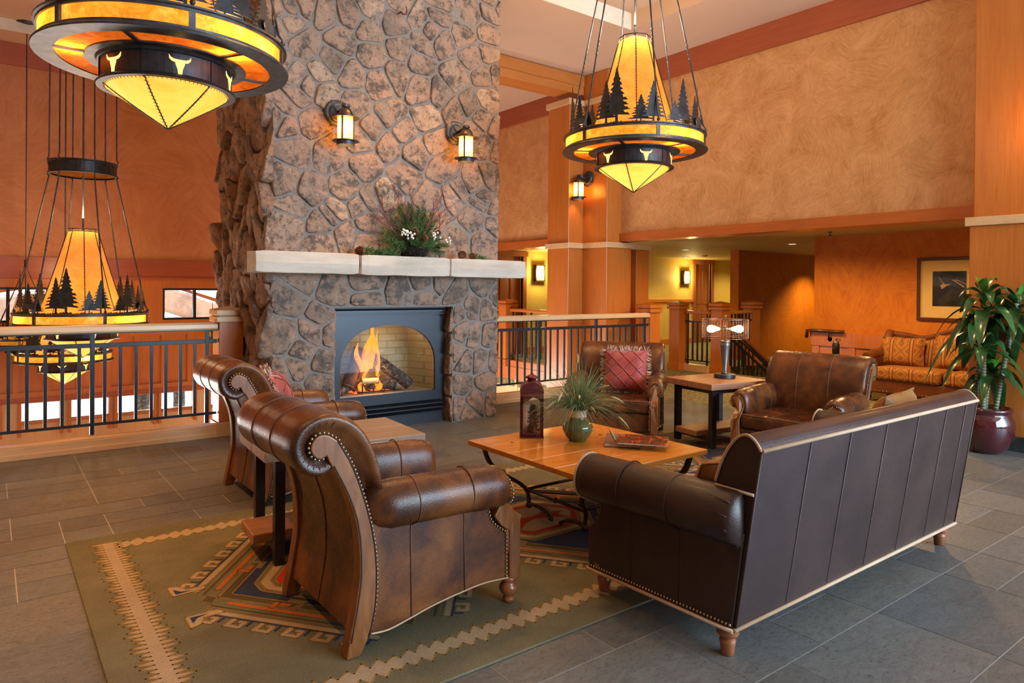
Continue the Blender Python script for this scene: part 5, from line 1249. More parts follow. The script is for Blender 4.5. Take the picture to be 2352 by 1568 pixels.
def pinecone(label, loc, r=.035, h=.07, tilt=(0, 0), seed=0, group=None):
    mb = MB(); m4 = Matrix.Rotation(tilt[0], 4, 'X') @ Matrix.Rotation(tilt[1], 4, 'Y'); n = 62
    prof = [(0, -.5), (.45, -.42), (.6, -.1), (.4, .3), (0, .5)]
    b = MB(); b.lathe([(r * p, h * z) for p, z in prof], 10); mb.add([tuple(m4 @ Vector(v)) for v in b.v], b.f, 0, True)
    for i in range(n):
        f = i / n; an = i * 2.39996; rr = r * math.sin(PI * min(.97, f * .9 + .10)) ** .6; z = h * (-.45 + .9 * f); d = Vector((math.cos(an), math.sin(an), .35 + .5 * f)).normalized(); s_ = Vector((-math.sin(an), math.cos(an), 0))
        c = Vector((0, 0, z)); w = r * .30 * (1 - .4 * f); tp = c + d * rr
        vs = [c + s_ * w * .4 + d * rr * .3, c - s_ * w * .4 + d * rr * .3, tp - s_ * w, tp + s_ * w, tp + d * r * .12 + Vector((0, 0, r * .06)), tp + Vector((0, 0, -r * .16))]
        mb.add([tuple(m4 @ v) for v in vs], [(0, 1, 2, 3), (3, 2, 4), (0, 3, 5), (1, 5, 2), (2, 5, 4), (3, 4, 5)])
    o = mb.build('pine_cone', M['cone_brown']); o.location = loc
    if label: tag(o, label, 'pine cone', group)
    return o
pinecone('large pine cone standing inside the burgundy lantern', (2.815, 3.465, TT + .112), .050, .18, seed=1)
pinecone('small pine cone lying low at the front inside the lantern', (2.775, 3.435, TT + .050), .026, .055, (1.2, .3), 2)
mb = MB(); mb.lathe([(0, .022), (.024, .022), (.024, .20), (.020, .205), (0, .203)], 20); o_ = mb.build('candle', M['candle']); o_.location = (2.785, 3.488, TT)
tag(o_, 'white pillar candle inside the burgundy lantern behind the cones', 'candle')
# vase with ornamental grass
vz = thing('vase', 'round green ceramic vase with a cream rim on the coffee table', 'vase', (2.955, 3.19, TT))
mb = MB(); pr = [(0, 0), (.052, 0), (.056, .004), (.078, .030), (.093, .060), (.096, .078), (.090, .098), (.074, .120), (.058, .134), (.052, .142), (.053, .150)]
pr2 = []
for i, p in enumerate(pr): pr2.append(p)
mb.lathe(pr2, 36); 
for z, r in ((.072, .0965), (.079, .0962), (.086, .0950)): mb.lathe([(r - .001, z - .0015), (r + .0012, z), (r - .001, z + .0015)], 36)
mb.build('body', M['ceramic_green'], vz)
mb = MB(); mb.lathe([(.053, .148), (.057, .153), (.053, .162), (.056, .168), (.053, .178), (.059, .187), (.061, .192), (.056, .193), (.048, .185), (.046, .150)], 36); mb.build('neck', M['ceramic_cream'], vz)
gr = thing('ornamental_grass', 'spray of green ornamental grass arching out of the green vase', 'grass', (2.955, 3.19, TT + .14)); rg = random.Random(21)
def blade(mb, base, d, L, droop, w, m, seg=7):
    P = []; d = Vector(d)
    for i in range(seg + 1):
        f = i / seg; P.append(Vector(base) + Vector((d.x * L * f, d.y * L * f, d.z * L * f - droop * f * f * L)))
    mb.tube(P, [w * (1 - .85 * (i / seg) ** 1.3) for i in range(seg + 1)], 4, m, flat=.4, cap=False)
    return P
mb = MB(); heads = MB()
for i in range(640):
    an = rg.uniform(0, 2 * PI); k_ = rg.random() ** .55; tilt = k_ * 1.30; L = rg.uniform(.20, .45)
    d = (math.sin(tilt) * math.cos(an), math.sin(tilt) * math.sin(an), math.cos(tilt)); base = (rg.uniform(-.03, .03) + .012 * math.cos(an), rg.uniform(-.025, .025), rg.uniform(.045, .075))
    P = blade(mb, base, d, L, rg.uniform(.05, .75) * (.3 + k_), rg.uniform(.0014, .0026), 0 if rg.random() < .78 else 1)
    if i % 55 == 0:
        q = P[-1] - P[-3]; q.normalize(); heads.tube([P[-2] + q * (.09 * j / 7) + Vector((0, 0, -.02 * (j / 7) ** 2)) for j in range(8)], [.002, .006, .008, .008, .0075, .006, .004, .001], 6)
mb.build('blades', [M['grass_green'], M['grass_straw']], gr); heads.build('seed_heads', M['grass_straw'], gr)
# books
def book(label, loc, rot, w, d, h, cover):
    t = thing('book', label, 'book', loc, rot, None)
    mb = MB(); mb.box(-w / 2 + .004, w / 2 - .004, -d / 2 + .004, d / 2, .003, h - .003); mb.build('pages', M['paper'], t)
    mb = MB(); mb.box(-w / 2, w / 2, -d / 2, d / 2 + .003, h - .003, h); mb.box(-w / 2, w / 2, -d / 2, d / 2 + .003, 0, .003); mb.box(-w / 2, w / 2, d / 2, d / 2 + .003, 0, h); mb.build('cover', cover, t, .001); return t
book('closed coffee table book with a mauve landscape cover, underneath the other book', (3.135, 2.975, TT), R(-48), .215, .27, .026, M['book_dusk'])
book('coffee table book with a fiery red and black cover lying on the mauve book', (3.165, 2.835, TT + .0268), R(38), .235, .29, .016, M['book_fire'])

# ================================================================== END TABLES AND LAMP
def end_table(label, loc, rot, w, d, top, h=.585):
    t = thing('end_table', label, 'table', loc, rot)
    mb = MB(); mb.box(-w / 2, w / 2, -d / 2, -.002, h - .055, h); mb.box(-w / 2, w / 2, .002, d / 2, h - .055, h); mb.build('tabletop', M[top], t, .005)
    lx, ly = w / 2 - .09, d / 2 - .08
    for sx in (-1, 1):
        for sy in (-1, 1):
            mb = MB(); mb.box(sx * lx - .025, sx * lx + .025, sy * ly - .025, sy * ly + .025, 0, h - .056); mb.build('leg', M['black_iron'], t, .002)
    mb = MB()
    for sy in (-1, 1): mb.box(-lx, lx, sy * ly - .02, sy * ly + .02, h - .095, h - .056)
    for sx in (-1, 1): mb.box(sx * lx - .02, sx * lx + .02, -ly, ly, h - .095, h - .056)
    mb.build('iron_frame', M['black_iron'], t)
    for sx in (-1, 1): mb = MB(); mb.box(sx * lx - .02, sx * lx + .02, -ly, ly, .06, .095); mb.build('foot_rail', M['black_iron'], t)
    mb = MB(); mb.box(-w / 2 - .02, w / 2 + .02, -.135, .135, .096, .145); mb.build('lower_shelf', M['brown_plank'], t, .006); return t
end_table('reclaimed plank end table between the two left armchairs', (1.52, 3.62, .012), R(-4), .86, .56, 'grey_plank')
et = end_table('reclaimed plank end table carrying the table lamp', (5.36, 3.92, .012), R(-9), .70, .60, 'brown_plank', .573)
tl = thing('table_lamp', 'table lamp with a wire mesh drum shade and two glowing bulbs', 'table lamp', (5.46, 3.90, .585))
mb = MB(); mb.lathe([(0, 0), (.095, 0), (.097, .004), (.097, .034), (.093, .038), (.05, .040), (0, .042)], 40, sm=False); mb.build('base', M['grey_iron'], tl, .002)
mb = MB(); mb.lathe([(.03, .04), (.034, .048), (.027, .056), (.024, .07), (.022, .075), (.044, .30), (.046, .318), (.042, .322), (.046, .330), (.046, .345), (.040, .35), (0, .352)], 28); mb.build('column', M['pewter'], tl)
mb = MB(); mb.tube([(0, 0, .35), (0, 0, .565)], .0065, 8); mb.ball((0, 0, .575), .012, 10, 6); mb.ball((0, 0, .455), .022, 10, 6); ca = R(37)
ux, uy = math.sin(YAW), -math.cos(YAW)
mb.tube([(-.05 * ux, -.05 * uy, .455), (.05 * ux, .05 * uy, .455)], .014, 10)
for k_ in range(2): mb.tube([(-.205 * (1 - 2 * k_) * ux, -.205 * (1 - 2 * k_) * uy, .545), (0, 0, .545)], .003, 5); mb.tube([(.205 * (1 - 2 * k_) * uy, -.205 * (1 - 2 * k_) * ux, .545), (0, 0, .545)], .003, 5)
mb.tube([(.018 * -uy, -.02, .45), (.018, -.03, .40), (.018, -.03, .285)], .0018, 5); mb.ball((.018, -.03, .28), .006, 6, 4); sto = mb.build('stem_and_sockets', M['pewter'], tl)
mb = MB()
for z in [.372 + .0171 * i for i in range(11)]: mb.tube([(.208 * math.cos(q * 2 * PI / 48), .208 * math.sin(q * 2 * PI / 48), z) for q in range(48)], .0028 if z in (.372,) or z > .54 else .0009, 4, closed=True)
for i in range(46):
    q = i * 2 * PI / 46; mb.tube([(.208 * math.cos(q), .208 * math.sin(q), .372), (.208 * math.cos(q), .208 * math.sin(q), .543)], .0009, 4, cap=False)
mb.build('mesh_shade', M['copper_wire'], tl)
for s in (-1, 1):
    mb = MB(); P = [Vector((ux, uy, 0)) * s * r_ + Vector((0, 0, .455)) for r_ in (.055, .075, .095, .12, .145, .16, .168, .171)]; mb.tube(P, [.013, .018, .027, .034, .034, .026, .014, .002], 16); mb.build('bulb', M['bulb_glow'], sto)
    lamp('table_lamp_bulb', 'POINT', (5.46 + s * .12 * ux, 3.90 + s * .12 * uy, .585 + .455), 5, WARM, radius=.04)

# ================================================================== RUG
RX0, RX1, RY0, RY1 = .34, 6.02, 2.075, 4.40; RC = 3.235
mats = [M['rug_olive'], M['rug_beige'], M['rug_gold'], M['rug_brown'], M['rug_blue'], M['rug_red'], M['rug_orange']]
OL, BE, GO, BR, BL, RE, OR = range(7)
rug = thing('rug', 'large olive rug with beige zigzag border and geometric medallions', 'rug', (3.18, RC, 0)); o = rug.location
fld = MB(); fld.box(RX0, RX1, RY0, RY1, .0005, .010); fld.build('field', M['rug_olive'], rug, .003, off=o)
pat = MB(); Zl = [.0102]
def fill(poly, m, lvl): pat.add([(x, y, .0102 + lvl * .00028) for x, y in poly], [tuple(range(len(poly)))], m)
def outline(poly, m, lvl, w=.006, closed=True):
    n = len(poly); z = .0102 + lvl * .00028 + .0001
    for i in range(n if closed else n - 1):
        a, b = Vector(poly[i]), Vector(poly[(i + 1) % n]); d = b - a
        if d.length < 1e-6: continue
        d.normalize(); nn = Vector((-d.y, d.x)) * w / 2; a2, b2 = a - d * w * .4, b + d * w * .4
        pat.add([(*(a2 + nn), z), (*(b2 + nn), z), (*(b2 - nn), z), (*(a2 - nn), z)], [(3, 2, 1, 0)], m)
def shape(poly, m, lvl, oc=GO, w=.006): fill(poly, m, lvl); outline(poly, oc, lvl, w)
def zig(p, q, half, amp, step, inward):
    """beige band with saw teeth on both edges; p->q axis"""
    p, q = Vector(p), Vector(q); d = (q - p); Lh = d.length; d.normalize(); nn = Vector((-d.y, d.x)); n = int(Lh / step); top = []; bot = []
    for i in range(n):
        s0 = i * step; am = amp * (.75 + .35 * math.sin(i * 1.7))
        top += [p + d * s0 + nn * half * .72, p + d * (s0 + step * .75) + nn * (half + am * .55)]
        bot += [p + d * s0 - nn * half * .72, p + d * (s0 + step * .35) - nn * (half + am * .55)]
    top.append(p + d * (n * step) + nn * half * .72); bot.append(p + d * (n * step) - nn * half * .72)
    # strip of quads keeps the mesh simple
    for A, B in zip(range(len(top) - 1), range(1, len(top))):
        pat.add([(*top[A], .0104), (*bot[A], .0104), (*bot[B], .0104), (*top[B], .0104)], [(0, 1, 2, 3)], BE)
    outline([tuple(v) for v in top], GO, 1, .007, False); outline([tuple(v) for v in bot], GO, 1, .007, False)
bw = .045
zig((.52, RY0 + .14), (.52, RY1 - .10), .036, .085, .036, 1); zig((RX1 - .18, RY0 + .14), (RX1 - .18, RY1 - .10), .036, .085, .036, 1)
zig((.56, RY0 + .205), (RX1 - .22, RY0 + .205), .035, .06, .062, 1); zig((.56, RY1 - .205), (RX1 - .22, RY1 - .205), .035, .06, .062, 1)
def medallion(cx, cy):
    HX, HY = .57, .74                                            # half diagonals of the inner lozenge
    for sx in (-1, 1):
        for sy in (-1, 1):
            T = lambda x, y: (cx + sx * x, cy + sy * y)
            A = Vector((HX + .02, .07)); B = Vector((.10, HY - .03)); d = (B - A).normalized(); nn = Vector((d.y, -d.x))
            if nn.x < 0: nn = -nn
            Lh = (B - A).length
            Q = lambda s, t: T(*(A + d * s + nn * t))
            F = lambda pts: [Q(*p) for p in pts] if sx * sy < 0 else [Q(*p) for p in pts][::-1]
            # keyed outer ribbon: beige rail, blue line, row of hooks and the arrow head at the tip
            shape(F([(0, .055), (Lh, .055), (Lh, .085), (0, .085)]), BE, 1); fill(F([(.0, .087), (Lh, .087), (Lh, .096), (.0, .096)]), BL, 2)
            n = 6; st = Lh / n
            for i in range(n):
                s0 = i * st + .012; kpts = [(s0, .097), (s0 + .024, .097), (s0 + .024, .142), (s0 + .058, .142), (s0 + .058, .122), (s0 + .040, .122), (s0 + .040, .104), (s0 + .080, .104), (s0 + .080, .164), (s0, .164)]
                shape(F(kpts), BE, 3, GO, .005); fill(F([(s0 + .090, .097), (s0 + .102, .097), (s0 + .102, .14), (s0 + .090, .14)]), BL, 2)
            tipp = [T(HX + .03, .125), T(HX + .165, .12), T(HX + .168, .235), T(HX + .12, .215), T(HX + .10, .165), T(HX + .02, .165)]
            tipp = tipp if sx * sy < 0 else tipp[::-1]; shape(tipp, BE, 5, GO, .006)
            bl = [T(HX + .075, .140), T(HX + .150, .135), T(HX + .150, .195), T(HX + .125, .155)]; fill(bl if sx * sy < 0 else bl[::-1], BL, 6)
            # lozenge edge: brown ground, orange bar with hooked branch
            outline([Q(-.03, .035), Q(Lh, .035)], GO, 2, .005, False); outline([Q(-.02, .020), Q(Lh, .020)], BR, 2, .010, False)
            shape(F([(.03, -.030), (Lh - .03, -.030), (Lh - .03, -.008), (.03, -.008)]), OR, 4, GO, .005)
            shape(F([(.23, -.085), (.255, -.085), (.255, -.030), (.23, -.030)]), OR, 4, GO, .004); shape(F([(.255, -.085), (.31, -.085), (.31, -.064), (.255, -.064)]), OR, 4, GO, .004)
            shape(F([(.335, -.105), (.36, -.105), (.36, -.045), (.335, -.045)]), OL, 4, GO, .004); shape(F([(.275, -.128), (.36, -.128), (.36, -.108), (.275, -.108)]), OL, 4, GO, .004)
    def loz(hx, hy, m, lvl, oc=GO, w=.006): shape([(cx - hx, cy), (cx, cy - hy), (cx + hx, cy), (cx, cy + hy)], m, lvl, oc, w)
    loz(HX, HY, BR, 1); loz(HX - .055, HY - .075, BL, 2)
    def hexa(hx, hy, c, m, lvl, oc=GO, w=.006): shape([(cx - hx, cy - c), (cx - hx * .55, cy - hy), (cx + hx * .55, cy - hy), (cx + hx, cy - c), (cx + hx, cy + c), (cx + hx * .55, cy + hy), (cx - hx * .55, cy + hy), (cx - hx, cy + c)], m, lvl, oc, w)
    hexa(.40, .30, .05, OL, 5); hexa(.375, .275, .045, BE, 6); hexa(.33, .235, .04, OL, 7); hexa(.31, .22, .035, RE, 8, GO, .008); hexa(.27, .18, .03, BE, 9)
    shape([(cx - .10, cy - .05), (cx - .20, cy - .13), (cx - .16, cy - .03), (cx - .24, cy), (cx - .16, cy + .03), (cx - .20, cy + .13), (cx - .10, cy + .05), (cx, cy + .02), (cx + .10, cy + .05), (cx + .20, cy + .13), (cx + .16, cy + .03), (cx + .24, cy), (cx + .16, cy - .03), (cx + .20, cy - .13), (cx + .10, cy - .05), (cx, cy - .02)], RE, 10)
    for s in (-1, 1): shape([(cx + s * (HX + .075), cy), (cx + s * (HX + .04), cy - .045), (cx + s * (HX + .005), cy), (cx + s * (HX + .04), cy + .045)], BR, 3, GO, .005)
for cxm_ in (1.40, 2.64, 3.88, 5.0): medallion(cxm_, RC)
pat.build('woven_pattern', mats, rug, off=o, fix=False)

# ================================================================== PLANT
pt = thing('planter', 'glossy maroon ceramic pot beside the right column', 'pot', (6.99, 2.29, .0)); PS = .215 / .262
mb = MB(); mb.lathe([(r_ * PS, z_) for r_, z_ in [(0, 0), (.135, 0), (.145, .006), (.20, .06), (.248, .15), (.262, .225), (.252, .29), (.228, .335), (.218, .35), (.232, .365), (.240, .378), (.236, .392), (.215, .395), (.205, .385), (.205, .34), (0, .335)]], 56); pbo = mb.build('bowl', M['maroon_glaze'], pt)
mb = MB(); mb.sheet(lambda u, v: (.165 * u * math.cos(v * 2 * PI), .165 * u * math.sin(v * 2 * PI), .355 + .012 * noise.noise(Vector((u * 9 * math.cos(v * 6.3), u * 9 * math.sin(v * 6.3), 0)))), 8, 30); mb.build('gravel', M['gravel'], pbo)
pl = thing('corn_plant', 'tall leafy corn plant on bare ringed canes in the maroon pot', 'plant', (6.99, 2.29, .355)); rg = random.Random(33)
ux, uy = math.sin(YAW), -math.cos(YAW); fx, fy = math.cos(YAW), math.sin(YAW)
canes = [(-.10, .02, .10, .88), (-.065, -.05, .0, .55), (.0, .02, .03, .34), (.045, -.04, .20, .98)]
def cane(a, b, lean, h, nm='cane'):
    mb = MB(); P = []
    for i in range(13):
        f = i / 12; P.append(Vector((ux * (a + lean * f * .9) + fx * b, uy * (a + lean * f * .9) + fy * b, h * f)))
    mb.tube(P, .021, 10); cno = mb.build(nm, M['cane'], pl); r = MB(); n = int(h / .026)
    for i in range(n):
        f = (i + .5) / n; p = P[0].lerp(P[-1], f); q = P[0].lerp(P[-1], f + .004 / h); r.tube([p, q], .0222, 10, cap=False)
    r.build('cane_rings', M['cane_ring'], cno); return P[-1]
def leaf(mb, base, an, el, L, w, droop, m=0):
    n = 9; d = Vector((math.cos(an) * math.cos(el), math.sin(an) * math.cos(el), math.sin(el))); s = Vector((-math.sin(an), math.cos(an), 0)); vs = []
    tw = rg.uniform(-.3, .3)
    for i in range(n + 1):
        f = i / n; c = Vector(base) + d * L * f * (1 - .10 * f) + Vector((0, 0, -droop * L * f ** 2.2)); ww = w * (math.sin(PI * (f * .93 + .05)) ** .75) * (1 if f < .98 else .1)
        up = Vector((0, 0, 1)); sd = (s * math.cos(tw * f) + up * math.sin(tw * f))
        vs += [tuple(c - sd * ww + Vector((0, 0, ww * .35))), tuple(c - sd * ww * .5 + Vector((0, 0, ww * .06))), tuple(c), tuple(c + sd * ww * .5 + Vector((0, 0, ww * .06))), tuple(c + sd * ww + Vector((0, 0, ww * .35)))]
    vs = [(min(x, .222), y, z) for x, y, z in vs]
    mb.add(vs, [(i * 5 + j, i * 5 + j + 1, (i + 1) * 5 + j + 1, (i + 1) * 5 + j) for i in range(n) for j in range(4)], m, True)
def crown(top, n, L, sp, z0=0):
    for i in range(n):
        f = i / n; mb = MB(); an = i * 2.39996 + rg.uniform(-.2, .2); el = .05 + 1.2 * f + rg.uniform(-.15, .15); l = 1.38 * L * rg.uniform(.85, 1.1) * (1 - .2 * f)
        leaf(mb, (top[0], top[1], top[2] - sp * (1 - f)), an, el, l, .048 * rg.uniform(.9, 1.2), 1.05 * (1.1 - .62 * f), 0 if f < .88 else 1); mb.build('leaf', [M['glossy_leaf'], M['young_leaf']], pl)
tops = [cane(*c) for c in canes]
crown((tops[0].x, tops[0].y, tops[0].z + .16), 19, .34, .22); crown((tops[3].x, tops[3].y, tops[3].z + .02), 16, .34, .16); crown((tops[0].x - ux * .05, tops[0].y - uy * .05, tops[0].z - .10), 12, .32, .08)
crown((tops[1].x - .02 * ux, tops[1].y - .02 * uy, tops[1].z + .02), 11, .30, .05); crown((tops[2].x + .03 * ux, tops[2].y + .03 * uy, tops[2].z + .02), 13, .27, .05)
# ================================================================== MANTEL ARRANGEMENT
MZ = 1.699
bk = thing('bowl', 'dark hammered metal bowl on the mantel holding the evergreens', 'bowl', (3.335, 5.955, MZ - .002))
mb = MB(); mb.lathe([(0, .012), (.105, .012), (.118, .03), (.132, .085), (.135, .09), (.128, .09), (.115, .035), (0, .03)], 40)
for i in range(150):
    an = rg.uniform(0, 2 * PI); z = rg.uniform(.02, .085); r = .112 + (z - .02) * .30; mb.ball((r * math.cos(an), r * math.sin(an), z), rg.uniform(.005, .010), 6, 4)
for k_ in range(3): mb.ball((.09 * math.cos(k_ * 2.1), .09 * math.sin(k_ * 2.1), .0095), .0095, 8, 5)
mb.build('body', M['hammered'], bk)
ev = thing('evergreen_arrangement', 'evergreen and red twig arrangement in the bowl on the mantel', 'arrangement', (3.335, 5.955, MZ + .08)); rg = random.Random(17)
def bough(mb, base, d, L, n=16, nl=.045, m=0, fan=1.0):
    d = Vector(d).normalized(); mb.tube([base, Vector(base) + d * L], [.003, .001], 4, m, cap=False)
    for i in range(n * 3):
        f = rg.uniform(.12, 1.0); p = Vector(base) + d * L * f; r = Vector((rg.gauss(0, 1), rg.gauss(0, 1), rg.gauss(0, 1))).normalized(); q = (d * .8 + r * .75 * fan).normalized()
        mb.tube([p, p + q * nl * rg.uniform(.7, 1.2)], [.0032, .0010], 3, m, cap=False)
mb = MB()
for i in range(78):
    an = rg.uniform(PI * .98, PI * 2.02); t_ = rg.random(); el = rg.uniform(.0, 1.45); L = .20 + .24 * max(0, math.sin(el)) ** 2 * rg.uniform(.5, 1.1)
    d = Vector((math.cos(an) * math.cos(el) * 1.25, -abs(math.sin(an)) * math.cos(el) * .4 + .10, math.sin(el)))
    bough(mb, (rg.uniform(-.07, .07), rg.uniform(-.04, .04), rg.uniform(-.02, .03)), d, L, 16)
for d, L in (((.95, -.35, .08), .33), ((.9, -.3, .25), .32), ((1, -.2, -.12), .30), ((-.95, -.3, .15), .40), ((-1, -.2, .06), .42), ((-.9, -.1, .35), .42), ((-.7, -.1, .7), .42), ((-.4, -.1, .9), .42), ((-.2, -.1, 1), .42), ((.18, -.1, 1), .37)):
    for k_ in range(3): bough(mb, (rg.uniform(-.03, .03), 0, .01), Vector(d) + Vector((rg.uniform(-.1, .1), 0, rg.uniform(-.1, .1))), L, 20)
mb.build('pine_boughs', M['pine_needle'], ev)
mb = MB()
for i in range(22):
    an = rg.uniform(PI * 1.05, PI * 1.95); d = (math.cos(an), -.5, rg.uniform(.1, .6)); bough(mb, (rg.uniform(-.05, .05), -.06, .01), d, rg.uniform(.12, .19), 14, .028)
mb.build('cedar_sprigs', M['cedar'], ev)
mb = MB()
def twig(base, d, L, lv=0):
    d = Vector(d).normalized(); P = [Vector(base)]
    for i in range(6):
        d = (d + Vector((rg.uniform(-.12, .12), rg.uniform(-.08, .08), rg.uniform(-.04, .12)))).normalized(); P.append(P[-1] + d * L / 6)
    mb.tube(P, [.0046 * (1 - i / 8) * (.75 if lv else 1) for i in range(7)], 5, cap=False)
    if lv < 2:
        for i in (2, 3, 4): twig(P[i], d + Vector((rg.uniform(-.7, .7), rg.uniform(-.2, .1), rg.uniform(.0, .6))), L * .45, lv + 1)
for d, L in (((-.55, 0, .85), .52), ((-.8, 0, .6), .50), ((-.95, 0, .38), .46), ((.35, 0, .95), .48), ((.65, 0, .75), .46), ((.88, 0, .5), .48), ((-.3, 0, 1), .45)): twig((rg.uniform(-.03, .03), -.05, .05), d, L * 1.15)
mb.build('red_twigs', M['red_twig'], ev)
for cx_, cz_, n in ((-.205, .13, 12), (-.15, .115, 9), (.115, .125, 9), (.24, .085, 6)):
    mb = MB()
    for i in range(n): mb.ball((cx_ + rg.uniform(-.05, .05), -.175 + rg.uniform(-.02, .02), cz_ + rg.uniform(-.035, .035)), .0115, 8, 5)
    mb.build('white_berries', M['berry_white'], ev)
def sub_cone(x, y, z, r, h, tilt):
    c = pinecone(None, (x, y, z), r, h, tilt); c.parent = ev
sub_cone(-.085, -.165, .135, .034, .075, (.9, 0)); sub_cone(.0, -.18, .095, .036, .08, (1.3, 0)); sub_cone(.165, -.15, .15, .03, .07, (.5, .6)); sub_cone(.205, -.11, .02, .016, .03, (1, 0))
pinecone('dark pine cone at the left end of the greenery on the mantel', (2.735, 5.93, MZ + .034), .048, .085, (1.4, .6), 5)
pinecone('dark pine cone on the mantel just right of the evergreens', (3.865, 5.93, MZ + .036), .046, .085, (1.5, -.5), 6)
pinecone('smaller pine cone at the far right of the mantel greenery', (3.99, 5.93, MZ + .030), .038, .065, (1.3, .9), 7)
cg = MB()
for i in range(70):
    x = 2.80 + .36 * rg.random(); bough(cg, (x, 5.94 + rg.uniform(-.05, .03), MZ + .006), (rg.uniform(-1, 1), rg.uniform(-.6, .2), rg.uniform(.1, .8)), rg.uniform(.05, .09), 9, .02)
tag(cg.build('cedar_garland', M['cedar']), 'low heap of bright cedar greenery left of the bowl on the mantel', 'greenery')
cg = MB()
for i in range(22): bough(cg, (4.0 + .17 * rg.random(), 5.93 + rg.uniform(-.04, .03), MZ + .004), (rg.uniform(-1, 1), rg.uniform(-.6, .2), rg.uniform(.05, .5)), rg.uniform(.03, .06), 6, .018)
tag(cg.build('cedar_garland', M['cedar']), 'thin trail of cedar greenery at the right end of the mantel', 'greenery')

# ================================================================== ALCOVE SOFA, PICTURE, SMALL THINGS
s2 = thing('sofa', 'camel-backed sofa upholstered in gold and red kilim cloth against the alcove wall', 'sofa', (9.25, 3.4, 0)); o = s2.location
Y0, Y1 = 2.45, 4.36; K, RL = M['kilim_cloth'], M['russet_leather']; ym = (Y0 + Y1) / 2
def crest(y):
    f = abs(y - ym) / ((Y1 - Y0) / 2); return .875 + .065 * math.cos(min(1, f / .55) * PI) * (1 if f < .55 else 0) + (-.065 + .045 * math.sin((f - .55) / .45 * PI * .62) if f >= .55 else 0)
mb = MB(); n = 40; rings = []
for i in range(n + 1):
    y = Y0 + .06 + (Y1 - Y0 - .12) * i / n; z = crest(y); rings.append([(9.64, y, .2), (9.56, y, .42), (9.62, y, z - .035), (9.60, y, z - .01), (9.62, y, z + .015), (9.67, y, z + .02), (9.71, y, z), (9.70, y, .2)])
mb.loft(rings); mb.build('backrest_frame', RL, s2, off=o)
mb = MB(); rings = []
for i in range(n + 1):
    y = Y0 + .13 + (Y1 - Y0 - .26) * i / n; z = crest(y) - .05; rings.append([(9.62, y, .40), (9.47, y, .42), (9.52, y, .62), (9.56, y, z - .02), (9.60, y, z), (9.63, y, z - .02)])
mb.loft(rings); mb.build('back_upholstery', K, s2, off=o)
for ya, yb in ((Y0 + .16, ym - .01), (ym + .01, Y1 - .16)):
    mb = MB(); mb.box(8.96, 9.52, ya, yb, .285, .45); mb.build('seat_cushion', K, s2, .05, 4, off=o)
mb = MB(); mb.box(8.99, 9.66, Y0 + .10, Y1 - .10, .115, .285); mb.build('seat_rail', RL, s2, .015, off=o)
mb = MB(); nail_string(mb, [(8.985, Y0 + .14, .145), (8.985, Y1 - .14, .145)], .024, .007); mb.build('nailhead_trim', M['brass_nail'], s2, off=o)
for y, sg in ((Y0 + .08, -1), (Y1 - .08, 1)):
    mb = MB(); P = catmull([(8.98, y, .56), (9.15, y, .585), (9.35, y, .60), (9.50, y, .66), (9.60, y, .80), (9.65, y, .86)], 5); mb.tube(P, [.065] * 8 + [.06] * (len(P) - 8), 14); mb.box(8.98, 9.62, y - .055, y + .055, .13, .56); mb.build('arm', RL, s2, .01, off=o)
    for xx in (9.04, 9.60):
        mb = MB(); mb.lathe([(0, 0), (.022, 0), (.036, .05), (.03, .08), (.042, .115)], 14, (xx, y, 0)); mb.build('leg', M['dark_frame_wood'], s2, off=o)
soft_pillow('kilim cushion standing at the left end of the alcove sofa', (9.36, 4.02, .445), R(188), R(-14), .50, .37, .085, K, 'cushion')
soft_pillow('kilim cushion in the middle of the alcove sofa beside the column', (9.40, 3.42, .445), R(176), R(-12), .52, .42, .085, K, 'cushion')
pc = thing('framed_picture', 'framed dark print with a wide cream mat on the rust alcove wall', 'picture', (9.795, 3.63, 1.435)); W2, H2 = .385, .41
mb = MB()
for a_, b_, c_, d_ in ((-W2, W2, H2 - .04, H2), (-W2, W2, -H2, -H2 + .04), (-W2, -W2 + .04, -H2 + .04, H2 - .04), (W2 - .04, W2, -H2 + .04, H2 - .04)): mb.box(-.035, 0, a_, b_, c_, d_)
mb.build('frame', M['dark_frame_wood'], pc, .006)
mb = MB(); mb.box(-.010, -.004, -W2 + .03, W2 - .03, -H2 + .03, H2 - .03); mb.build('mat', M['mat_board'], pc)
mb = MB(); mb.box(-.014, -.010, -.19, .20, -.22, .23); mb.build('print', M['dark_print'], pc)
mb = MB(); f_ = lambda a_, b_: (-.0145, a_, b_); g_ = lambda a_, b_: (-.0155, a_, b_)
mb.prism([(.13, .17), (.09, .10), (.05, .06), (-.03, .07), (.03, .045), (.09, .0), (.11, .045), (.075, .07), (.11, .12)], f_, g_); mb.prism([(-.02, .12), (-.10, .07), (-.16, .02), (-.175, .03), (-.10, .085), (-.05, .115), (-.10, .105), (-.19, .06), (-.19, .066), (-.09, .118)], f_, g_)
mb.build('pale_marks', M['print_pale'], pc)
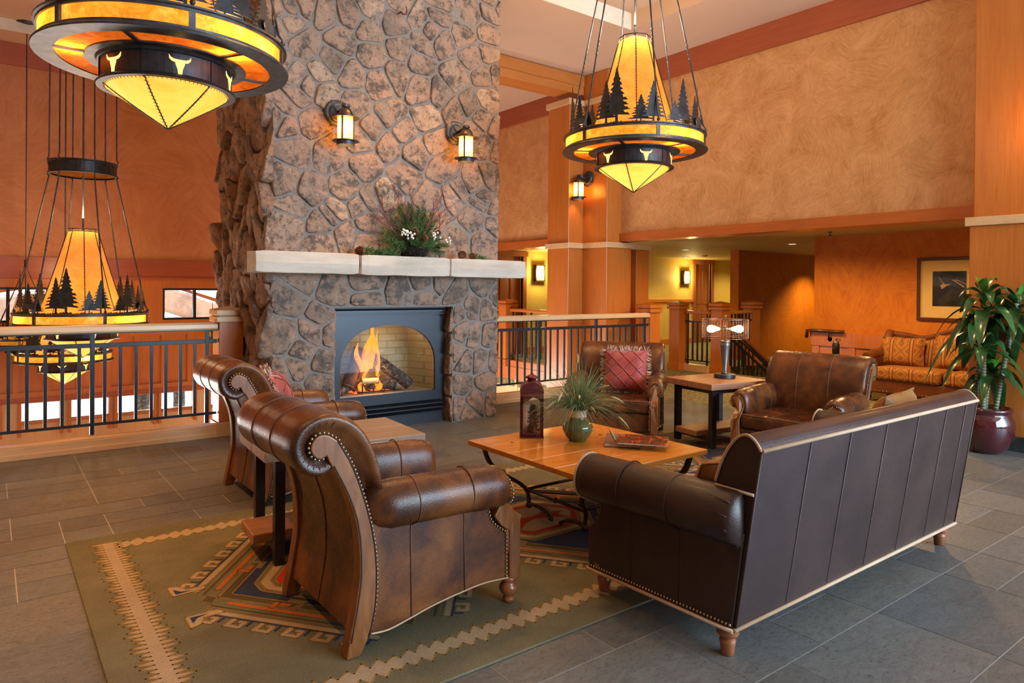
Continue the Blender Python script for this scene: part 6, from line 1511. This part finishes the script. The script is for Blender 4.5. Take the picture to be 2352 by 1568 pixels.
# downlights and ceiling fittings of the low hall ceiling
def downlight(label, x, y, power=18):
    t = thing('downlight', label, 'ceiling light', (x, y, 2.2), 0, 'recessed lights in the hall ceiling')
    mb = MB(); mb.lathe([(.065, -.001), (.085, -.001), (.085, -.008), (.065, -.006)], 28, sm=False); mb.build('trim_ring', M['outlet_white'], t)
    mb = MB(); mb.lathe([(0, -.003), (.066, -.003)], 24); mb.build('lens', M['downlight_glow'], t)
    lamp('downlight_or_fill_beam', 'SPOT', (x, y, 2.18), power, (1, .72, .34), radius=.05, spot=R(110), blend=.7)
downlight('recessed light in the hall ceiling above the stairs, nearest the rust wall', 10.98, 6.51, 30)
downlight('recessed light in the hall ceiling left of the stair light', 11.08, 8.85, 24)
downlight('faint far recessed light deep in the corridor ceiling', 13.58, 10.85, 30)
lamp('downlight_or_fill_beam', 'SPOT', (14.5, 7.6, 2.15), 170, (1, .66, .18), radius=.05, spot=R(120), blend=.9)
lamp('downlight_or_fill_beam', 'SPOT', (8.1, 3.6, 2.18), 120, (1, .60, .22), radius=.08, spot=R(165), blend=.5)  # fill added to brighten the alcove wall, has no fitting
lamp('downlight_or_fill_beam', 'SPOT', (8.4, 5.4, 2.18), 100, (1, .62, .24), radius=.08, spot=R(165), blend=.5)  # second added alcove fill, also without a fitting
lamp('downlight_or_fill_beam', 'SPOT', (8.6, 9.6, 2.18), 50, (1, .66, .28), radius=.08, spot=R(150), blend=.8)  # fill added to brighten the near corridor, no fitting here
lamp('downlight_or_fill_beam', 'SPOT', (12.2, 10.2, 2.15), 80, (1, .72, .32), radius=.08, spot=R(160), blend=.6)  # added corridor fill for the yellow wall and ceiling, no fitting
lamp('downlight_or_fill_beam', 'SPOT', (16.2, 10.4, 2.15), 70, (1, .72, .30), radius=.08, spot=R(160), blend=.6)  # added fill for the far corridor end, no fitting
mb = MB(); mb.lathe([(0, 0), (.03, 0), (.035, -.012), (.012, -.02), (.012, -.05), (.03, -.055), (0, -.06)], 16); o_ = mb.build('sprinkler', M['pewter']); o_.location = (9.07, 4.83, 2.2); tag(o_, 'small chrome sprinkler on the alcove ceiling just below the beam', 'sprinkler')
mb = MB(); mb.lathe([(0, 0), (.06, 0), (.06, -.02), (.045, -.04), (0, -.04)], 20); o_ = mb.build('smoke_detector', M['outlet_white']); o_.location = (13.2, 10.0, 2.2); tag(o_, 'round smoke detector on the far corridor ceiling', 'detector')
dp = thing('canister', 'slim black canister with a metal pump top below the short handrail', 'dispenser', (9.45, 4.93, 0))
mb = MB(); mb.lathe([(0, 0), (.11, 0), (.11, .015), (.03, .02), (.03, .50), (.048, .50), (.048, .66), (.04, .67), (0, .67)], 24); mb.build('body', M['firebox_black'], dp)
mb = MB(); mb.lathe([(.04, .668), (.04, .70), (.012, .705), (.012, .73), (0, .73)], 16); mb.tube([(0, 0, .725), (.0, -.05, .73), (0, -.06, .71)], .010, 8); mb.build('pump', M['pewter'], dp)
